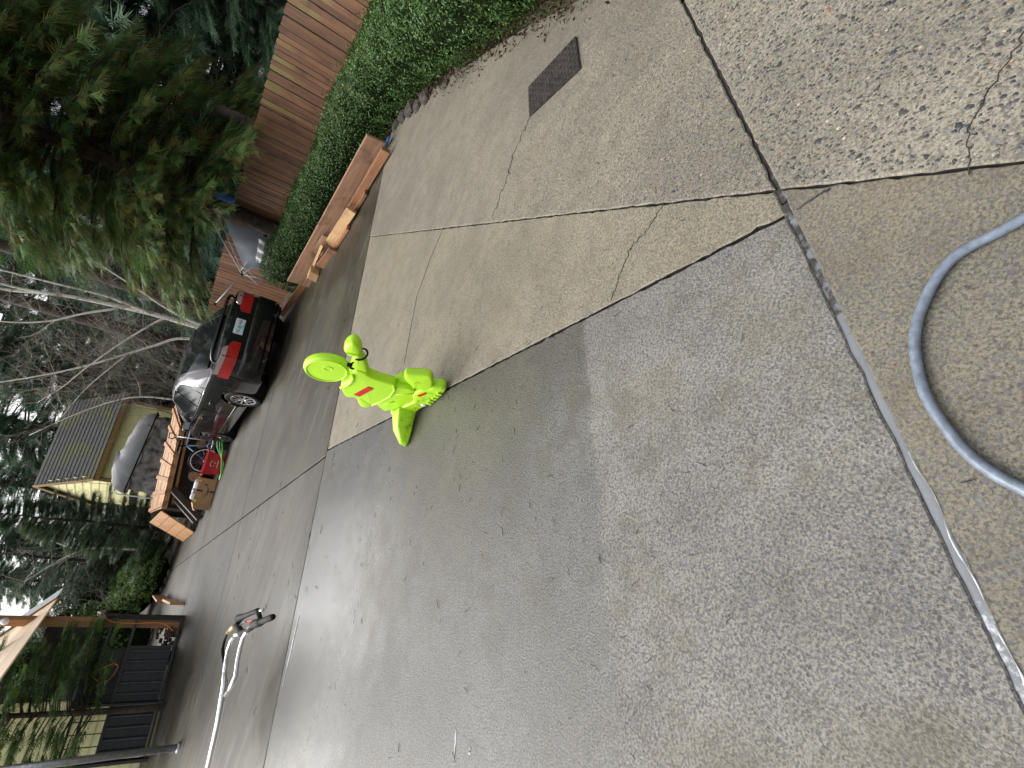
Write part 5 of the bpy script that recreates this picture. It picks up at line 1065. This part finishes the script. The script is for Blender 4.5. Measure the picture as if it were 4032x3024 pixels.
# ------------------------------------------------------------------ black wire kennel
kn = thing('wire_kennel', 'black metal kennel with ribbed mesh panels at the edge of the concrete', 'kennel', (-7.4, 10.8, 0)); ka, kb = Vector((-6.62, 11.25, 0)), Vector((-8.55, 9.95, 0)); kd = (kb-ka).normalized(); kbk = Vector((-kd.y, kd.x, 0)); kbk = kbk if kbk.y > 0 else -kbk; KL = (kb-ka).length
kp = lambda s, z, w_=0.: ka+kd*s+kbk*w_+Vector((0, 0, z))
for s, h_, th in ((0, 1.32, .07), (.62*KL, 1.3, .045), (KL, 1.45, .06)): mb = MB(); mb.beam(kp(s, 0), kp(s, h_), th, th); mb.build('post', 'black_metal', kn, world=True)
for s in (0, KL): mb = MB(); mb.beam(kp(s, 0, 1.6), kp(s, 1.3, 1.6), .05, .05); mb.build('post', 'black_metal', kn, world=True)
for z, w_ in ((.05, 0), (.80, 0), (1.17, 0), (1.30, 0), (1.30, 1.6), (.05, 1.6)): mb = MB(); mb.beam(kp(0, z, w_), kp(KL, z, w_), .04, .04); mb.build('rail', 'black_metal', kn, world=True)
for z in (.06, .7, 1.25): mb = MB(); mb.beam(kp(0, z), kp(0, z, 1.6), .035, .035); mb.build('rail', 'black_metal', kn, world=True)
for k in range(9): s = .55+k*(KL-.62)/9; mb = MB(); mb.beam(kp(s, .80, .0), kp(s, 1.29, .0), .012, .012); mb.build('bar', 'black_metal', kn, world=True)
pn = MB(); pn.prism([kp(.50, .09, .03), kp(KL-.05, .09, .03), kp(KL-.05, .78, .03), kp(.50, .78, .03)], (0, 0, 0), kbk*.012); pn.build('mesh_panel', 'black_metal', kn, world=True)
for k in range(10): s = .58+k*(KL-.75)/9; mb = MB(); mb.beam(kp(s, .10, .0), kp(s, .77, .0), .055, .03, bev=.01); mb.build('rib', 'grey_dark', kn, world=True) if 'grey_dark' in MATS else mb.build('rib', plain('grey_dark', (.07, .075, .08), .45, .3), kn, world=True)
mb = MB()
for k in range(90): p = kp(random.uniform(.12, .8), random.uniform(.03, .55)*random.random(), random.uniform(.1, .8)); mb.box(p, (random.uniform(.05, .16), random.uniform(.03, .09), random.uniform(.02, .06)), random.uniform(0, 3))
tag(mb.build('leaf_pile', 'leaf_litter'), 'heap of brown leaves and scraps inside the kennel', 'leaves', kind='stuff')
plain('tarp_dark', (.03, .034, .042), .5, var=.3, scale=5)
tw_ = MB(); sheet(tw_, kp(-.02, 2.15, .75), kp(1.0, 2.15, .75), kp(1.0, 1.3, .75), kp(-.02, 1.3, .75), sag=.04, fold=.015); tag(tw_.build('dark_tarp', 'tarp_dark', smooth=True), 'dark blue black tarpaulin hung behind the pavers', 'tarpaulin')
gr = thing('barbecue_grill', 'dark barbecue with grey lid behind the young fir', 'barbecue', kp(.95, 0, .55)); mb = MB(); mb.lathe([(.001, 0), (.26, 0), (.26, .75), (.001, .75)], kp(.62, 1.42, .5)-Vector((0, 0, 0)), kd, 20); mb.build('lid', 'grey_plastic', gr, True, True, 40); mb = MB(); mb.beam(kp(.55, 1.25, .5), kp(1.5, 1.25, .5), .5, .28); mb.build('firebox', 'black_metal', gr, False, True)
mb = MB(); mb.beam(kp(.55, .6, .5), kp(1.45, .6, .5), .45, 1.0); mb.build('cart', 'black_metal', gr, False, True)
for k in range(11):
    p = kp(.02+.085*k, 1.36+.006*k, .02); mb = MB(); mb.box((0, 0, 0), (.065, .14, .10), 0, .008); o_ = mb.build('paver', 'paver_grey'); o_.location = p; o_.rotation_euler = (0, 0, math.atan2(kd.y, kd.x)+random.gauss(0, .04)); tag(o_, 'grey paver block in the row on top of the kennel', 'paver', 'row of pavers on the kennel')
mb = MB(); mb.lathe([(.001, 0), (.05, 0), (.05, .10), (.035, .13), (.001, .13)], kp(-.05, 1.32, .05)); o_ = mb.build('metal_can', 'chrome', None, True); tag(o_, 'shiny metal can at the right end of the paver row', 'can')
mb = MB(); mb.tube(curve_pts([kp(-.05, 1.4, -.06), kp(.15, 1.36, -.10), kp(.45, 1.38, -.12), kp(.68, 1.40, -.12), kp(.92, 1.28, -.14), kp(1.08, 1.08, -.14), kp(1.04, .95, -.14), kp(.85, .88, -.14), kp(.80, .98, -.14), kp(.90, 1.16, -.12), kp(1.0, 1.38, -.05)], 6), .008, 6); tag(mb.build('extension_cord', 'cord_orange', None, True), 'orange cord looped over the front of the kennel', 'cord')
mb = MB(); mb.tube(curve_pts([kp(-.04, 1.36, -.04), kp(.09, 1.2, -.045), kp(.12, .8, -.045), kp(.10, .4, -.045), kp(.24, .14, -.05)], 6), .008, 6); tag(mb.build('extension_cord', 'cord_orange', None, True), 'orange cord hanging down beside the kennel corner post', 'cord')
# ------------------------------------------------------------------ timber porch over it
pg = thing('timber_porch', 'fresh timber porch gable with post above the kennel', 'porch', (-6.8, 11.5, 0)); p1, p2 = Vector((-6.85, 12.2, 0)), Vector((-5.05, 6.8, 0)); pd = (p2-p1).normalized(); po_ = Vector((pd.y, -pd.x, 0)); po_ = po_ if po_.x > 0 else -po_
for k in range(6): z = 2.17+.142*k; mb = MB(); tl_ = lambda q: Vector((0, 0, 2.17+.142*q))-po_*.16*q; mb.prism([p1+tl_(k), p2+tl_(k), p2+tl_(k+.96), p1+tl_(k+.96)], (0, 0, -.02), (0, 0, 0)); mb.build('cladding_board', 'fresh_timber', pg, world=True)
mb = MB(); mb.beam(p1-pd*.04+Vector((0, 0, 2.14)), p1-pd*.04+Vector((0, 0, 3.02))-po_*.96, .05, .10); mb.build('end_trim', 'trim_brown', pg, world=True)
mb = MB(); mb.beam(Vector((-6.8, 11.35, -.02)), Vector((-6.8, 11.35, 3.1)), .13, .13); mb.build('post', 'post_timber', pg, world=True)
mb = MB(); nn_ = 26; q1, q2 = p1-pd*.06, p1-pd*1.15; vs = []
for k in range(nn_+1): p = q1.lerp(q2, k/nn_)+po_*(.02 if k % 2 else -.02); vs += [p+Vector((0, 0, 2.19)), p+Vector((0, 0, 2.72))-po_*.6]
mb.add(vs+[Vector(v)-po_*.004 for v in vs], [(2*k, 2*k+2, 2*k+3, 2*k+1) for k in range(nn_)]+[(2*nn_+2+2*k, 2*nn_+3+2*k, 2*nn_+5+2*k, 2*nn_+4+2*k) for k in range(nn_)]); mb.build('corrugated_panel', 'white_plastic', pg, world=True)
mb = MB(); mb.lathe([(.001, 0), (.05, 0), (.06, .05), (.03, .11), (.001, .12)], (-6.74, 11.25, 2.70), (.3, -1, 0), 14); mb.build('lamp', 'print_white', pg, True, True)
mb = MB(); mb.tube([(-6.4, 7.6, 0), (-6.42, 7.55, 1.5), (-6.43, 7.5, 3.)], .045, 14); mb.lathe([(.07, 0), (.07, .02), (.045, .025)], (-6.4, 7.6, .003)); tag(mb.build('metal_post', 'galvanised', None, True), 'galvanised metal post standing at the left edge', 'post')
plank('brown edging timber between the kennel and the round shrub', (-6.75, 12.0, .14), (-7.9, 14.2, .12), .05, .26, 'post_timber', 0., 'timber edging by the kennel')
plank('brown board propped on edge behind the round shrub', (-8.0, 14.3, .2), (-8.9, 16.2, .2), .05, .3, 'post_timber', 0., 'timber edging by the kennel')
# ------------------------------------------------------------------ surface cleaner handle reaching in from the left
CC = Vector((0, 0, CH)); sc_ = lambda p, k: CC+(Vector(p)-CC)*k
wd_ = thing('pressure_washer_lance', 'chrome twin tube pressure washer handle with black trigger grip over wet concrete', 'washer handle', (-2.9, 3.0, 0))
z_ = .06; kq = .42
mb = MB(); mb.tube([sc_((x, y, z_), kq) for x, y in ((-3.20, 5.37), (-3.314, 5.513), (-3.42, 5.65), (-3.505, 5.717), (-3.615, 5.789), (-3.73, 5.76), (-3.824, 5.692), (-3.912, 5.556), (-4.05, 5.60), (-4.242, 5.714))], .0095, 12); mb.build('front_tube', 'chrome', wd_, True, True)
mb = MB(); mb.tube([sc_(p, k) for p, k in (((-3.716, 6.004, z_), .425), ((-3.86, 6.22, z_), .43), ((-3.984, 6.318, z_), .435), ((-4.109, 6.312, z_), .44), ((-4.183, 6.23, z_), .44), ((-4.23, 6.1, z_), .44))], .0095, 12); mb.build('rear_tube', 'chrome', wd_, True, True)
mb = MB(); ends = [sc_((-4.23, 6.238, z_), .44), sc_((-4.271, 5.921, z_), .45), sc_((-4.508, 5.643, z_), .475), sc_((-4.852, 5.44, z_), .51), sc_((-5.2, 5.25, z_), .56), Vector((-3.75, 3.35, .25)), Vector((-3.95, 3.4, .14))]
mb.tube(ends, [.0095]+[.0135]*6, 12); mb.build('pole', 'chrome', wd_, True, True)
mb = MB(); mb.lathe([(.001, .06), (.24, .06), (.25, .09), (.2, .15), (.06, .19), (.001, .19)], (-3.95, 3.4, 0)); mb.build('cleaner_deck', 'black_rubber', wd_, True, True)
mb = MB(); g0, g1_ = sc_((-2.854, 4.901, z_), kq), sc_((-3.311, 5.527, z_), kq); mb.tube([g0.lerp(g1_, t) for t in (0, .03, .12, .2, .21, .3, .31, .45, .46, .6, .62, 1.)], [.006, .012, .0135, .0135, .0125, .0135, .0125, .0135, .0125, .0135, .018, .019], 12); mb.build('grip', 'black_rubber', wd_, True, True)
mb = MB(); mb.tube([sc_((x, y, z_), kq) for x, y in ((-3.817, 6.345), (-3.687, 6.283), (-3.549, 6.088), (-3.33, 5.78), (-3.176, 5.56), (-3.151, 5.413), (-3.144, 5.30))], [.016, .020, .0125, .011, .0125, .0105, .011], 10); mb.build('trigger_gun', 'black_rubber', wd_, True, True)
mb = MB(); mb.tube([sc_((x, y, z_), kq) for x, y in ((-3.80, 6.32), (-3.70, 6.06), (-3.66, 5.93), (-3.47, 5.68), (-3.25, 5.42))], [.016, .016, .016, .010, .011], 10); mb.build('bracket', 'black_rubber', wd_, True, True)
mb = MB(); mb.tube([sc_((x, y, z_), kq) for x, y in ((-3.664, 6.101), (-3.565, 5.993), (-3.45, 5.82))], .005, 6); mb.build('trigger', 'black_metal', wd_, True, True); mb = MB(); mb.tube([sc_((x, y, z_), kq) for x, y in ((-3.45, 5.82), (-3.30, 5.58), (-3.24, 5.485))], .0055, 6); mb.build('trigger', 'red_plastic', wd_, True, True)
mb = MB(); mb.tube([sc_((-3.166, 5.535, z_), kq), sc_((-3.047, 5.355, z_), kq)], .007, 8); mb.build('nipple', 'chrome', wd_, True, True)
plain('brass', (.5, .36, .14), .3, .9); mb = MB(); mb.tube([sc_((-3.84, 6.38, z_), .42), sc_((-4.08, 6.63, z_), .422)], .011, 8); mb.build('hose_fitting', 'brass', wd_, True, True)
mb = MB(); mb.tube(curve_pts([sc_((-4.06, 6.62, z_), .422), sc_((-4.2, 6.68, z_), .425), sc_((-4.29, 6.60, z_), .43), sc_((-4.27, 6.36, z_), .44), sc_((-4.24, 6.07, z_), .455), sc_((-4.22, 5.86, z_), .47), sc_((-4.32, 5.75, z_), .49), sc_((-4.44, 5.66, z_), .50), sc_((-4.70, 5.48, z_), .53), sc_((-5.0, 5.3, z_), .56)], 5), .0085, 8); mb.build('pressure_hose', 'black_rubber', wd_, True, True)
